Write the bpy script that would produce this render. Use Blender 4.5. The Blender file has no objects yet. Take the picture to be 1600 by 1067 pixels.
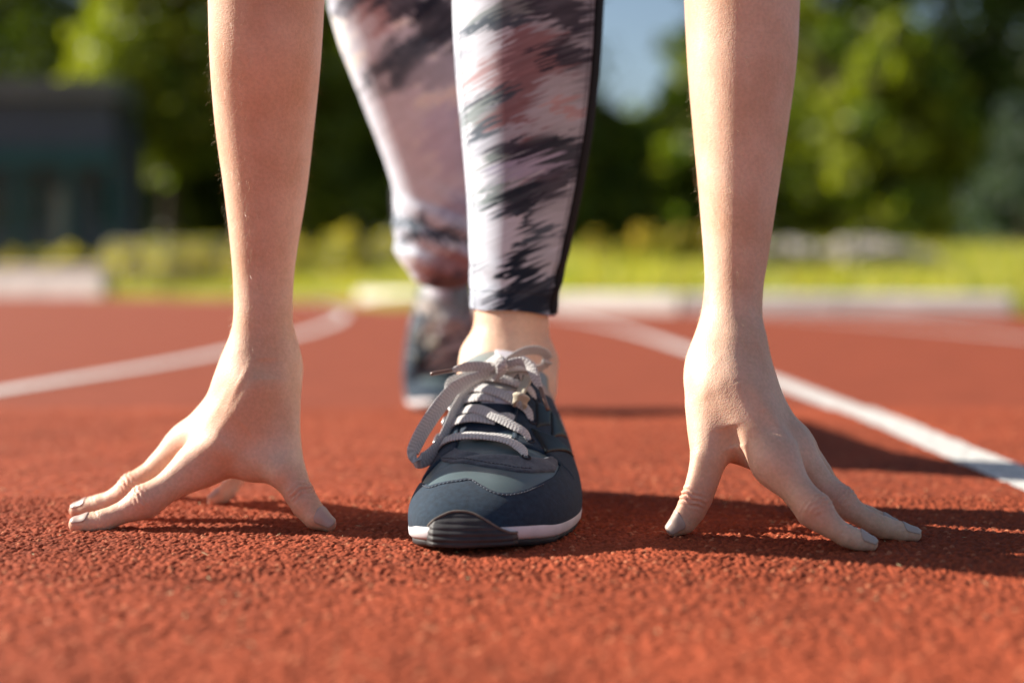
import bpy, math, random
import numpy as np
from mathutils import Vector, Matrix

random.seed(7)
RNG = np.random.default_rng(7)
S = bpy.context.scene
COL = S.collection
R = math.radians

# ------------------------------------------------------------------ camera, light, exposure
FPX, HZ, CAMH = 2222.2, 448.0, 0.168          # focal length and horizon of the photograph, in its pixels
cam_d = bpy.data.cameras.new('camera')
cam_d.lens, cam_d.sensor_width, cam_d.sensor_fit = 50.0, 36.0, 'HORIZONTAL'
cam_d.shift_y = -(533.5 - HZ) / 1600.0
cam_d.clip_start, cam_d.clip_end = 0.02, 3000.0
cam_d.dof.use_dof = True
cam_d.dof.focus_distance = 0.945
cam_d.dof.aperture_fstop = 2.6
cam = bpy.data.objects.new('camera', cam_d)
cam.location = (0, 0, CAMH)
cam.rotation_euler = (R(90), 0, 0)
COL.objects.link(cam)
S.camera = cam

SUN_EL, SUN_AZ = R(28.0), math.atan2(-1.0, 0.31)   # azimuth measured from +Y towards +X
world = bpy.data.worlds.new('World')
S.world = world
world.use_nodes = True
wn = world.node_tree
sky = wn.nodes.new('ShaderNodeTexSky')
sky.sky_type = 'NISHITA'
sky.sun_disc = False
sky.sun_elevation = SUN_EL
sky.sun_rotation = SUN_AZ
sky.air_density, sky.dust_density, sky.ozone_density = 1.0, 1.2, 1.0
wn.nodes['Background'].inputs['Strength'].default_value = 0.058
wn.links.new(sky.outputs[0], wn.nodes['Background'].inputs['Color'])

sun_d = bpy.data.lights.new('sun', 'SUN')
sun_d.energy, sun_d.angle, sun_d.color = 5.0, R(0.6), (1.0, 0.92, 0.81)
sun = bpy.data.objects.new('sun', sun_d)
sv = Vector((math.sin(SUN_AZ) * math.cos(SUN_EL), math.cos(SUN_AZ) * math.cos(SUN_EL), math.sin(SUN_EL)))
sun.rotation_euler = sv.to_track_quat('Z', 'Y').to_euler()
sun.location = (-6, 2, 5)
COL.objects.link(sun)

S.view_settings.view_transform = 'Standard'
S.view_settings.look = 'None'
S.view_settings.gamma = 1.0
S.view_settings.use_curve_mapping = False
S.view_settings.exposure = 1.07
S.cycles.use_denoising = True
S.cycles.max_bounces = 6
S.cycles.transparent_max_bounces = 4


# ------------------------------------------------------------------ helpers
def P(px, py, D):
    return np.array([(px - 800.0) / FPX * D, D, CAMH - (py - HZ) / FPX * D])


def hsh(i, j, k=0):
    i = np.asarray(i, dtype=np.int64); j = np.asarray(j, dtype=np.int64)
    n = (i * 374761393 + j * 668265263 + int(k) * 2147483647 + 1274126177) & 0xFFFFFFFF
    n = ((n ^ (n >> 13)) * 1274126177) & 0xFFFFFFFF
    n = ((n ^ (n >> 16)) * 2246822519) & 0xFFFFFFFF
    n = n ^ (n >> 15)
    return (n & 0xFFFFFF) / float(0x1000000)


def vnoise(x, y, k=0):
    x = np.asarray(x, float); y = np.asarray(y, float)
    xi, yi = np.floor(x), np.floor(y)
    fx, fy = x - xi, y - yi
    fx = fx * fx * (3 - 2 * fx); fy = fy * fy * (3 - 2 * fy)
    a, b = hsh(xi, yi, k), hsh(xi + 1, yi, k)
    c, d = hsh(xi, yi + 1, k), hsh(xi + 1, yi + 1, k)
    return (a * (1 - fx) + b * fx) * (1 - fy) + (c * (1 - fx) + d * fx) * fy


def sstep(a, b, x):
    t = np.clip((x - a) / (b - a), 0, 1)
    return t * t * (3 - 2 * t)


def mk(name, V, F, mat, parent=None, smooth=True, col=None, uv=None, attrs=None):
    """One mesh object; F is an (n,3), (n,4) array or a list of index tuples."""
    me = bpy.data.meshes.new(name)
    V = np.asarray(V, dtype=np.float32)
    if isinstance(F, np.ndarray):
        n, k = F.shape
        me.vertices.add(len(V)); me.vertices.foreach_set('co', V.ravel())
        me.loops.add(n * k); me.loops.foreach_set('vertex_index', F.astype(np.int32).ravel())
        me.polygons.add(n)
        me.polygons.foreach_set('loop_start', np.arange(0, n * k, k, dtype=np.int32))
        me.update(calc_edges=True)
    else:
        me.from_pydata(V.tolist(), [], [tuple(int(i) for i in f) for f in F])
    me.validate()
    me.polygons.foreach_set('use_smooth', np.full(len(me.polygons), bool(smooth)))
    if col is not None:
        c = np.ones((len(V), 4), dtype=np.float32); c[:, :3] = col
        a = me.color_attributes.new('Col', 'FLOAT_COLOR', 'POINT')
        a.data.foreach_set('color', c.ravel())
    if uv is not None:
        a = me.attributes.new('puv', 'FLOAT_VECTOR', 'POINT')
        u = np.zeros((len(V), 3), dtype=np.float32); u[:, :2] = uv
        a.data.foreach_set('vector', u.ravel())
    for k_, v_ in (attrs or {}).items():
        a = me.attributes.new(k_, 'FLOAT', 'POINT')
        a.data.foreach_set('value', np.asarray(v_, dtype=np.float32))
    if mat is not None:
        for m in (mat if isinstance(mat, (list, tuple)) else [mat]):
            me.materials.append(m)
    o = bpy.data.objects.new(name, me)
    COL.objects.link(o)
    if parent is not None:
        o.parent = parent
    return o


def thing(o, label, cat, group=None):
    o['label'] = label; o['category'] = cat
    if group: o['group'] = group
    return o


def empty(name, loc=(0, 0, 0)):
    o = bpy.data.objects.new(name, None)
    o.location = loc
    COL.objects.link(o)
    return o


def structure(o):
    o['kind'] = 'structure'
    return o


def grid_faces(nu, nv, wrap_v=False, off=0):
    i = np.arange(nu - 1)[:, None]; j = np.arange(nv if wrap_v else nv - 1)[None, :]
    j2 = (j + 1) % nv
    return (np.stack([i * nv + j, i * nv + j2, (i + 1) * nv + j2, (i + 1) * nv + j], -1).reshape(-1, 4) + off)


def join(parts):
    """[(V,F)] -> V,F with quads/tris kept as lists when they differ."""
    Vs, Fs, o = [], [], 0
    for V, F in parts:
        V = np.asarray(V, float)
        Vs.append(V); Fs.append(np.asarray(F) + o); o += len(V)
    k = {f.shape[1] for f in Fs}
    if len(k) == 1:
        return np.concatenate(Vs), np.concatenate(Fs)
    out = []
    for f in Fs: out.extend(f.tolist())
    return np.concatenate(Vs), out


def box(x0, x1, y0, y1, z0, z1):
    V = np.array([[x0, y0, z0], [x1, y0, z0], [x1, y1, z0], [x0, y1, z0], [x0, y0, z1], [x1, y0, z1], [x1, y1, z1], [x0, y1, z1]], float)
    F = np.array([[0, 3, 2, 1], [4, 5, 6, 7], [0, 1, 5, 4], [1, 2, 6, 5], [2, 3, 7, 6], [3, 0, 4, 7]])
    return V, F


def tube(pts, rad, n=8):
    pts = np.asarray(pts, float); m = len(pts)
    rad = np.broadcast_to(np.asarray(rad, float), (m,))
    T = np.gradient(pts, axis=0); T /= np.linalg.norm(T, axis=1, keepdims=True) + 1e-12
    up = np.array([0, 0, 1.0]) if abs(T[0][2]) < 0.9 else np.array([1.0, 0, 0])
    V = []
    for p, t, r in zip(pts, T, rad):
        u = up - t * (up @ t); u /= np.linalg.norm(u) + 1e-12; up = u
        w = np.cross(t, u)
        a = np.arange(n) / n * 2 * math.pi
        V.append(p + r * (np.cos(a)[:, None] * u + np.sin(a)[:, None] * w))
    V = np.concatenate(V)
    F = grid_faces(m, n, True)
    # end caps as quads fans
    c0, c1 = len(V), len(V) + 1
    V = np.concatenate([V, pts[:1], pts[-1:]])
    cap = [[c0, (j + 1) % n, j, j] for j in range(n)] + [[c1, (m - 1) * n + j, (m - 1) * n + (j + 1) % n, (m - 1) * n + (j + 1) % n] for j in range(n)]
    Fl = F.tolist() + [f[:3] for f in cap]
    return V, Fl


def spline(pts, n):
    """Catmull-Rom through the rows of pts (any number of columns), n samples."""
    p = np.asarray(pts, float)
    p = np.concatenate([[2 * p[0] - p[1]], p, [2 * p[-1] - p[-2]]])
    m = len(p) - 3
    d = np.linalg.norm(np.diff(p[1:-1, :3], axis=0), axis=1) + 1e-9
    cum = np.concatenate([[0], np.cumsum(d)])
    q = np.linspace(0, cum[-1], n)
    seg = np.clip(np.searchsorted(cum, q, 'right') - 1, 0, m - 1)
    t = ((q - cum[seg]) / d[seg])[:, None]
    p0, p1, p2, p3 = p[seg], p[seg + 1], p[seg + 2], p[seg + 3]
    return 0.5 * (2 * p1 + (p2 - p0) * t + (2 * p0 - 5 * p1 + 4 * p2 - p3) * t ** 2 + (3 * p1 - p0 - 3 * p2 + p3) * t ** 3)


# ------------------------------------------------------------------ materials
def material(name, color=(0.5, 0.5, 0.5), rough=0.6, spec=0.5, attr=None, sheen=0.0, coat=0.0, metallic=0.0, noise=None, bump=None, sss=None, mixes=None):
    """noise=(scale, lo, hi): colour multiplied by noise; bump=(scale, strength, distance, kind)."""
    m = bpy.data.materials.new(name)
    m.use_nodes = True
    nt = m.node_tree; N, L = nt.nodes, nt.links
    b = N['Principled BSDF']
    b.inputs['Roughness'].default_value = rough
    b.inputs['Specular IOR Level'].default_value = spec
    b.inputs['Metallic'].default_value = metallic
    if sheen:
        b.inputs['Sheen Weight'].default_value = sheen
        b.inputs['Sheen Roughness'].default_value = 0.45
    if coat: b.inputs['Coat Weight'].default_value = coat; b.inputs['Coat Roughness'].default_value = 0.15
    tc = N.new('ShaderNodeTexCoord')
    out = None
    if attr:
        a = N.new('ShaderNodeAttribute'); a.attribute_name = attr; out = a.outputs['Color']
    else:
        c = N.new('ShaderNodeRGB'); c.outputs[0].default_value = (*color, 1); out = c.outputs[0]
    if noise:
        t = N.new('ShaderNodeTexNoise'); t.inputs['Scale'].default_value = noise[0]; t.inputs['Detail'].default_value = 5
        L.new(tc.outputs['Object'], t.inputs['Vector'])
        mr = N.new('ShaderNodeMapRange'); mr.inputs[1].default_value = 0.3; mr.inputs[2].default_value = 0.7
        mr.inputs[3].default_value = noise[1]; mr.inputs[4].default_value = noise[2]
        L.new(t.outputs['Fac'], mr.inputs[0])
        mx = N.new('ShaderNodeMix'); mx.data_type = 'RGBA'; mx.blend_type = 'MULTIPLY'; mx.inputs[0].default_value = 1
        L.new(out, mx.inputs[6]); L.new(mr.outputs[0], mx.inputs[7]); out = mx.outputs[2]
    L.new(out, b.inputs['Base Color'])
    if bump:
        if bump[3] == 'voronoi':
            t = N.new('ShaderNodeTexVoronoi'); h = t.outputs['Distance']
        else:
            t = N.new('ShaderNodeTexNoise'); t.inputs['Detail'].default_value = 4; h = t.outputs['Fac']
        t.inputs['Scale'].default_value = bump[0]
        L.new(tc.outputs['Object'], t.inputs['Vector'])
        bp = N.new('ShaderNodeBump'); bp.inputs['Strength'].default_value = bump[1]; bp.inputs['Distance'].default_value = bump[2]
        L.new(h, bp.inputs['Height']); L.new(bp.outputs[0], b.inputs['Normal'])
    if sss:
        b.inputs['Subsurface Weight'].default_value = sss[0]
        b.inputs['Subsurface Radius'].default_value = sss[1]
        b.inputs['Subsurface Scale'].default_value = sss[2]
    return m


def skin_material():
    m = bpy.data.materials.new('skin'); m.use_nodes = True
    nt = m.node_tree; N, L = nt.nodes, nt.links; b = N['Principled BSDF']
    tc = N.new('ShaderNodeTexCoord')
    n1 = N.new('ShaderNodeTexNoise'); n1.inputs['Scale'].default_value = 28; n1.inputs['Detail'].default_value = 6
    n2 = N.new('ShaderNodeTexNoise'); n2.inputs['Scale'].default_value = 420; n2.inputs['Detail'].default_value = 3
    L.new(tc.outputs['Object'], n1.inputs['Vector']); L.new(tc.outputs['Object'], n2.inputs['Vector'])
    cr = N.new('ShaderNodeValToRGB')
    cr.color_ramp.elements[0].position = 0.36; cr.color_ramp.elements[0].color = (0.69, 0.425, 0.285, 1)
    cr.color_ramp.elements[1].position = 0.64; cr.color_ramp.elements[1].color = (0.80, 0.55, 0.405, 1)
    L.new(n1.outputs['Fac'], cr.inputs[0])
    red = N.new('ShaderNodeAttribute'); red.attribute_name = 'red'
    mx = N.new('ShaderNodeMix'); mx.data_type = 'RGBA'; mx.inputs[7].default_value = (0.64, 0.26, 0.18, 1)
    L.new(red.outputs['Fac'], mx.inputs[0]); L.new(cr.outputs[0], mx.inputs[6])
    mr = N.new('ShaderNodeMapRange'); mr.inputs[1].default_value = 0.35; mr.inputs[2].default_value = 0.65; mr.inputs[3].default_value = 0.93; mr.inputs[4].default_value = 1.05
    L.new(n2.outputs['Fac'], mr.inputs[0])
    m2 = N.new('ShaderNodeMix'); m2.data_type = 'RGBA'; m2.blend_type = 'MULTIPLY'; m2.inputs[0].default_value = 1
    L.new(mx.outputs[2], m2.inputs[6]); L.new(mr.outputs[0], m2.inputs[7])
    L.new(m2.outputs[2], b.inputs['Base Color'])
    b.inputs['Subsurface Weight'].default_value = 0.25
    b.inputs['Subsurface Radius'].default_value = (1.0, 0.35, 0.18)
    b.inputs['Subsurface Scale'].default_value = 0.006
    b.inputs['Roughness'].default_value = 0.52
    b.inputs['Specular IOR Level'].default_value = 0.35
    vo = N.new('ShaderNodeTexVoronoi'); vo.inputs['Scale'].default_value = 900
    L.new(tc.outputs['Object'], vo.inputs['Vector'])
    ad = N.new('ShaderNodeMath'); ad.operation = 'ADD'
    L.new(vo.outputs['Distance'], ad.inputs[0]); L.new(n2.outputs['Fac'], ad.inputs[1])
    bp = N.new('ShaderNodeBump'); bp.inputs['Strength'].default_value = 0.22; bp.inputs['Distance'].default_value = 0.0006
    L.new(ad.outputs[0], bp.inputs['Height'])
    n3 = N.new('ShaderNodeTexNoise'); n3.inputs['Scale'].default_value = 75; n3.inputs['Detail'].default_value = 3
    mp = N.new('ShaderNodeMapping'); mp.inputs['Scale'].default_value = (1.0, 1.0, 0.45)
    L.new(tc.outputs['Object'], mp.inputs[0]); L.new(mp.outputs[0], n3.inputs['Vector'])
    b2 = N.new('ShaderNodeBump'); b2.inputs['Strength'].default_value = 0.20; b2.inputs['Distance'].default_value = 0.0022
    L.new(n3.outputs['Fac'], b2.inputs['Height']); L.new(bp.outputs[0], b2.inputs['Normal']); L.new(b2.outputs[0], b.inputs['Normal'])
    return m


def lace_material():
    m = bpy.data.materials.new('lace_weave'); m.use_nodes = True
    nt = m.node_tree; N, L = nt.nodes, nt.links; b = N['Principled BSDF']
    b.inputs['Roughness'].default_value = 0.85; b.inputs['Sheen Weight'].default_value = 0.25
    a = N.new('ShaderNodeAttribute'); a.attribute_name = 'puv'
    sep = N.new('ShaderNodeSeparateXYZ'); L.new(a.outputs['Vector'], sep.inputs[0])
    def ab(k):  # |sin| herringbone
        au = N.new('ShaderNodeMath'); au.operation = 'ABSOLUTE'; L.new(sep.outputs[0], au.inputs[0])
        mu = N.new('ShaderNodeMath'); mu.operation = 'MULTIPLY'; mu.inputs[1].default_value = k; L.new(au.outputs[0], mu.inputs[0])
        s_ = N.new('ShaderNodeMath'); s_.operation = 'ADD'; L.new(mu.outputs[0], s_.inputs[0]); L.new(sep.outputs[1], s_.inputs[1])
        f = N.new('ShaderNodeMath'); f.operation = 'MULTIPLY'; f.inputs[1].default_value = 2 * math.pi / 0.0026; L.new(s_.outputs[0], f.inputs[0])
        si = N.new('ShaderNodeMath'); si.operation = 'SINE'; L.new(f.outputs[0], si.inputs[0])
        return si
    s1 = ab(0.8)
    f2 = N.new('ShaderNodeMath'); f2.operation = 'MULTIPLY'; f2.inputs[1].default_value = 2 * math.pi / 0.0024; L.new(sep.outputs[0], f2.inputs[0])
    s2 = N.new('ShaderNodeMath'); s2.operation = 'SINE'; L.new(f2.outputs[0], s2.inputs[0])
    pr = N.new('ShaderNodeMath'); pr.operation = 'MULTIPLY'; L.new(s1.outputs[0], pr.inputs[0]); L.new(s2.outputs[0], pr.inputs[1])
    mr = N.new('ShaderNodeMapRange'); mr.inputs[1].default_value = -1; mr.inputs[2].default_value = 1
    L.new(pr.outputs[0], mr.inputs[0])
    cr = N.new('ShaderNodeValToRGB')
    cr.color_ramp.elements[0].color = (0.33, 0.325, 0.32, 1); cr.color_ramp.elements[1].color = (0.68, 0.67, 0.66, 1)
    L.new(mr.outputs[0], cr.inputs[0]); L.new(cr.outputs[0], b.inputs['Base Color'])
    bp = N.new('ShaderNodeBump'); bp.inputs['Strength'].default_value = 0.8; bp.inputs['Distance'].default_value = 0.0005
    L.new(mr.outputs[0], bp.inputs['Height']); L.new(bp.outputs[0], b.inputs['Normal'])
    return m


M = {}
M['skin'] = skin_material()
M['lace'] = lace_material()
M['nail'] = material('nail_polish', (0.50, 0.375, 0.320), 0.36, 0.45)
M['rubber_track'] = material('track_rubber', attr='Col', rough=0.9, spec=0.2, noise=(9, 0.86, 1.12), bump=(420, 0.55, 0.0012, 'noise'))
M['line_paint'] = material('line_paint', (0.72, 0.70, 0.66), 0.8, 0.3, noise=(90, 0.66, 1.06), bump=(400, 0.5, 0.001, 'noise'))
M['legging'] = material('printed_jersey', attr='Col', rough=0.7, spec=0.2, sheen=0.06, bump=(1500, 0.25, 0.0004, 'noise'))
M['black_jersey'] = material('black_jersey', (0.004, 0.004, 0.006), 0.75, 0.2, sheen=0.0, bump=(1500, 0.25, 0.0004, 'noise'))
M['thread_dark'] = material('dark_thread', (0.03, 0.028, 0.035), 0.8, 0.2)
M['top'] = material('top_jersey', (0.03, 0.03, 0.04), 0.7, 0.3, bump=(1200, 0.3, 0.0004, 'noise'))
M['hair'] = material('brown_hair', (0.10, 0.055, 0.03), 0.45, 0.5, noise=(80, 0.6, 1.2), bump=(300, 0.6, 0.002, 'noise'))
M['navy_suede'] = material('navy_suede', (0.015, 0.033, 0.056), 0.85, 0.25, sheen=0.10, noise=(300, 0.75, 1.3), bump=(1600, 0.5, 0.0006, 'noise'))
M['sunlit_suede'] = material('sunlit_navy_suede', (0.075, 0.092, 0.115), 0.9, 0.25, sheen=0.2, noise=(320, 0.7, 1.3), bump=(1600, 0.5, 0.0006, 'noise'))  # navy suede with its sunlit grey put into the base colour
M['navy_leather'] = material('navy_leather', (0.012, 0.026, 0.050), 0.42, 0.5, noise=(60, 0.85, 1.15), bump=(900, 0.2, 0.0004, 'voronoi'))
M['teal_leather'] = material('teal_leather', (0.095, 0.135, 0.145), 0.36, 0.5, noise=(50, 0.9, 1.1), bump=(700, 0.12, 0.0004, 'noise'))
M['gloss_panel'] = material('dark_gloss_panel', (0.006, 0.012, 0.014), 0.42, 0.35, noise=(40, 0.8, 1.2), bump=(300, 0.25, 0.0006, 'noise'))
M['outsole'] = material('dark_rubber', (0.028, 0.027, 0.030), 0.6, 0.45, noise=(120, 0.75, 1.4), bump=(600, 0.25, 0.0005, 'noise'))
M['bumper_edge'] = material('pale_rubber_edge', (0.16, 0.14, 0.12), 0.75, 0.3, noise=(150, 0.7, 1.2))  # paler rubber along the bumper's top edge
M['midsole'] = material('white_foam', (0.72, 0.69, 0.71), 0.6, 0.4, noise=(55, 0.80, 1.04), bump=(500, 0.15, 0.0004, 'noise'))
M['stitch'] = material('pale_thread', (0.10, 0.115, 0.14), 0.8, 0.2)
M['label_white'] = material('white_label', (0.62, 0.60, 0.66), 0.6, 0.3, bump=(1300, 0.2, 0.0003, 'noise'))
M['satin_grey'] = material('grey_green_satin', (0.20, 0.235, 0.23), 0.35, 0.5, bump=(900, 0.15, 0.0003, 'noise'))
M['beige_mesh'] = material('beige_tongue_fabric', (0.40, 0.36, 0.33), 0.9, 0.2, bump=(1200, 0.5, 0.0005, 'voronoi'))
M['print_black'] = material('black_print', (0.012, 0.012, 0.014), 0.7, 0.2)
M['aglet'] = material('brown_aglet', (0.14, 0.085, 0.065), 0.3, 0.5, coat=0.3)
M['lining'] = material('grey_lining', (0.33, 0.32, 0.32), 0.9, 0.2, bump=(1200, 0.4, 0.0004, 'noise'))
M['metal'] = material('eyelet_metal', (0.30, 0.30, 0.31), 0.35, 0.5, metallic=0.9)
M['cream_cord'] = material('cream_cord', (0.50, 0.46, 0.36), 0.85, 0.2, bump=(1400, 0.6, 0.0006, 'voronoi'))


# ------------------------------------------------------------------ the running track
LC, LR = np.array([-40.75, 4.0]), 40.0          # centre and radius of the inner lane line of the bend
RED = np.array([0.295, 0.060, 0.0245])


def granules(x, y, c=0.0028):
    """Height and colour of the bonded rubber crumbs at the points x, y."""
    x = x + 0.0007 * (vnoise(x / 0.0016, y / 0.0016, 41) - 0.5); y = y + 0.0007 * (vnoise(x / 0.0016, y / 0.0016, 42) - 0.5)
    ix, iy = np.floor(x / c).astype(np.int64), np.floor(y / c).astype(np.int64)
    best = np.full(x.shape, -1.0); idr = np.zeros(x.shape)
    for dx in (-1, 0, 1):
        for dy in (-1, 0, 1):
            gx, gy = ix + dx, iy + dy
            r1, r2, r3, r4 = hsh(gx, gy, 1), hsh(gx, gy, 2), hsh(gx, gy, 3), hsh(gx, gy, 4)
            ux = (x - (gx + 0.1 + 0.8 * r1) * c) / c; uy = (y - (gy + 0.1 + 0.8 * r2) * c) / c
            a = r3 * 3.1416; ca, sa = np.cos(a), np.sin(a)
            p, q = (ux * ca + uy * sa) * (0.85 + 0.5 * r4), -ux * sa + uy * ca
            d = np.maximum(np.maximum(np.abs(p), np.abs(q)), 0.75 * np.abs(p + q)) * 0.6 + 0.4 * np.hypot(p, q)
            h = 0.55 * r4 + 0.75 * np.sqrt(np.maximum(0, 1 - (d / 0.82) ** 2)) - 0.4 * (d > 0.82)
            m = h > best
            best = np.where(m, h, best); idr = np.where(m, r1 * 0.5 + r4 * 0.5 + 0.3 * (r3 - 0.5), idr)
    low = vnoise(x / 0.011, y / 0.011, 44) * 0.7 + vnoise(x / 0.03, y / 0.03, 45) * 0.6
    return best * 0.0032 + low * 0.0016 - 0.0028, idr


def track_colour(idr, x, y, far=1.0):
    big = 0.88 + 0.24 * vnoise(x / 0.16, y / 0.16, 50) * vnoise(x / 0.7 + 9, y / 0.7, 51) * 2
    k = (0.55 + 0.80 * idr) * big
    c = RED[None, :] * k[:, None]
    lightc = (idr > 0.95)[:, None]
    return np.where(lightc, c * np.array([1.15, 1.9, 2.3]), c)


def ground_patch(x0, x1, y0, y1, hx, hy):
    xs = np.arange(x0, x1 + hx, hx); ys = np.arange(y0, y1 + hy, hy)
    X, Y = np.meshgrid(xs, ys, indexing='xy')
    x, y = X.ravel(), Y.ravel()
    h, idr = granules(x, y)
    V = np.stack([x, y, h], 1)
    F = grid_faces(len(ys), len(xs))
    return V, F, track_colour(idr, x, y)


def build_track():
    P_ = [ground_patch(-0.33, 0.33, 0.52, 0.805, 0.0014, 0.0014), ground_patch(-0.42, 0.42, 0.804, 1.13, 0.00095, 0.00095), ground_patch(-0.78, 0.78, 1.128, 1.95, 0.0024, 0.0026)]
    V, F = join([(v, f) for v, f, c in P_])
    col = np.concatenate([c for v, f, c in P_])
    # coarse surround out to the edge of the track
    xs = np.array([-90, -40, -20, -10, -5, -2.5, -1.2, -0.6, 0, 0.6, 1.2, 2.5, 5, 10, 20, 40]); ys = np.array([-20, -5, 0, 0.5, 1, 2, 4, 7, 11, 17, 26, 40, 60])
    X, Y = np.meshgrid(xs, ys, indexing='xy')
    Vc = np.stack([X.ravel(), Y.ravel(), np.full(X.size, -0.0024)], 1)
    Fc = grid_faces(len(ys), len(xs))
    Cc = np.tile(RED * 0.86, (len(Vc), 1))  # self-shadowing of the crumbs put into the flat colour by darkening it
    V, F2 = join([(V, F), (Vc, Fc)])
    structure(mk('running_track', V, F2, M['rubber_track'], col=np.concatenate([col, Cc])))
    # lane lines: paint over the same crumbs
    for k, (y0, y1, y2) in enumerate(((-8, 2.1, 34), (-8, 1.12, 40), (-8, 2.3, 46))):
        Rk = LR + 1.22 * k
        def strip(ya, yb, n, m, fine):
            parts = []
            yy = ya + (yb - ya) * np.linspace(0, 1, n) ** (1 if fine else 1.6)
            cx = LC[0] + np.sqrt(Rk ** 2 - (yy - LC[1]) ** 2)
            if k == 0: cx = cx - 0.055 * sstep(3.6, 2.0, yy)
            if k == 1: cx = cx + np.interp(yy, [-8, 1.0, 1.236, 1.42, 1.72, 2.63, 4.0], [0.3, 0.078, 0.068, 0.060, 0.055, 0.026, 0.0])
            w = (np.linspace(-1, 1, m) * 0.0255)[None, :]
            X = cx[:, None] + w; Y = np.broadcast_to(yy[:, None], X.shape)
            edge = 0.0016 * (vnoise(Y / 0.006, X * 0 + k, 60) - 0.5) * (np.abs(w) > 0.024)
            h = granules(X.ravel(), Y.ravel())[0] * 0.70 + 0.0016 if fine else np.full(X.size, -0.0008)
            return np.stack([(X + edge).ravel(), Y.ravel(), h], 1), grid_faces(n, m)[:, ::-1]
        if k == 1:
            V, F = join([strip(y0, 1.135, 40, 3, False), strip(1.133, 1.949, 560, 26, True), strip(1.947, y2, 120, 3, False)])
        else:
            V, F = join([strip(y0, y1, 40, 3, False), strip(y1, y2, 140, 3, False)])
        structure(mk('lane_line', V, F, M['line_paint']))


M['grass'] = material('lawn_grass', (0.28, 0.26, 0.045), 0.9, 0.2, noise=(1.3, 0.55, 1.5))
M['concrete'] = material('pale_concrete', (0.64, 0.62, 0.58), 0.85, 0.3, noise=(3, 0.8, 1.08), bump=(40, 0.3, 0.004, 'noise'))
M['bark'] = material('bark', (0.06, 0.045, 0.032), 0.95, 0.2, noise=(6, 0.6, 1.3), bump=(20, 0.8, 0.03, 'noise'))
M['panel_slate'] = material('slate_cladding', (0.052, 0.072, 0.105), 0.55, 0.4, noise=(2, 0.9, 1.1))
M['fascia'] = material('grey_fascia', (0.12, 0.14, 0.15), 0.6, 0.4, noise=(2, 0.9, 1.1))
M['teal_paint'] = material('teal_paint', (0.012, 0.070, 0.080), 0.55, 0.4, noise=(3, 0.85, 1.1))
M['dark_glass'] = material('dark_glass', (0.01, 0.012, 0.014), 0.08, 0.5)
M['grey_door'] = material('grey_metal', (0.22, 0.23, 0.24), 0.5, 0.5)
M['fence_steel'] = material('fence_steel', (0.20, 0.19, 0.15), 0.5, 0.5)


def leaf_material(name):
    m = bpy.data.materials.new(name); m.use_nodes = True
    nt = m.node_tree; N, L = nt.nodes, nt.links; b = N['Principled BSDF']
    a = N.new('ShaderNodeAttribute'); a.attribute_name = 'Col'
    L.new(a.outputs['Color'], b.inputs['Base Color'])
    b.inputs['Roughness'].default_value = 0.55
    tr = N.new('ShaderNodeBsdfTranslucent')
    hs = N.new('ShaderNodeMix'); hs.data_type = 'RGBA'; hs.blend_type = 'MULTIPLY'; hs.inputs[0].default_value = 1; hs.inputs[7].default_value = (1.65, 1.75, 0.5, 1)
    L.new(a.outputs['Color'], hs.inputs[6]); L.new(hs.outputs[2], tr.inputs['Color'])
    mix = N.new('ShaderNodeMixShader'); mix.inputs[0].default_value = 0.45
    L.new(b.outputs[0], mix.inputs[1]); L.new(tr.outputs[0], mix.inputs[2]); L.new(mix.outputs[0], N['Material Output'].inputs['Surface'])
    return m


M['leaf'] = leaf_material('leaves')
M['petal'] = material('petals', attr='Col', rough=0.7, spec=0.2)


def leaf_cloud(rng, clumps, per, size, palette, flat=0.5):
    """Leaf-sized faces gathered in clumps: clumps is (n, 4) centre and radius."""
    n = len(clumps) * per
    c = np.repeat(clumps, per, 0)
    d = rng.normal(size=(n, 3)); d /= np.linalg.norm(d, axis=1, keepdims=True)
    r = rng.random(n) ** 0.45
    p = c[:, :3] + d * (c[:, 3] * r)[:, None] * np.array([1, 1, 0.8])
    u = rng.normal(size=(n, 3)); u /= np.linalg.norm(u, axis=1, keepdims=True)
    w = np.cross(u, rng.normal(size=(n, 3))); w /= np.linalg.norm(w, axis=1, keepdims=True) + 1e-9
    s = size * (0.6 + 0.8 * rng.random(n))[:, None]
    V = np.stack([p - u * s, p + w * s * flat, p + u * s, p - w * s * flat], 1).reshape(-1, 3)
    F = np.arange(n * 4).reshape(-1, 4)
    pal = np.asarray(palette)
    ci = np.repeat(rng.integers(0, len(pal), len(clumps)), per)
    mixr = rng.random(n)[:, None]
    col = pal[ci] * (0.75 + 0.5 * mixr)
    return V, F, np.repeat(col, 4, 0)


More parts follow.
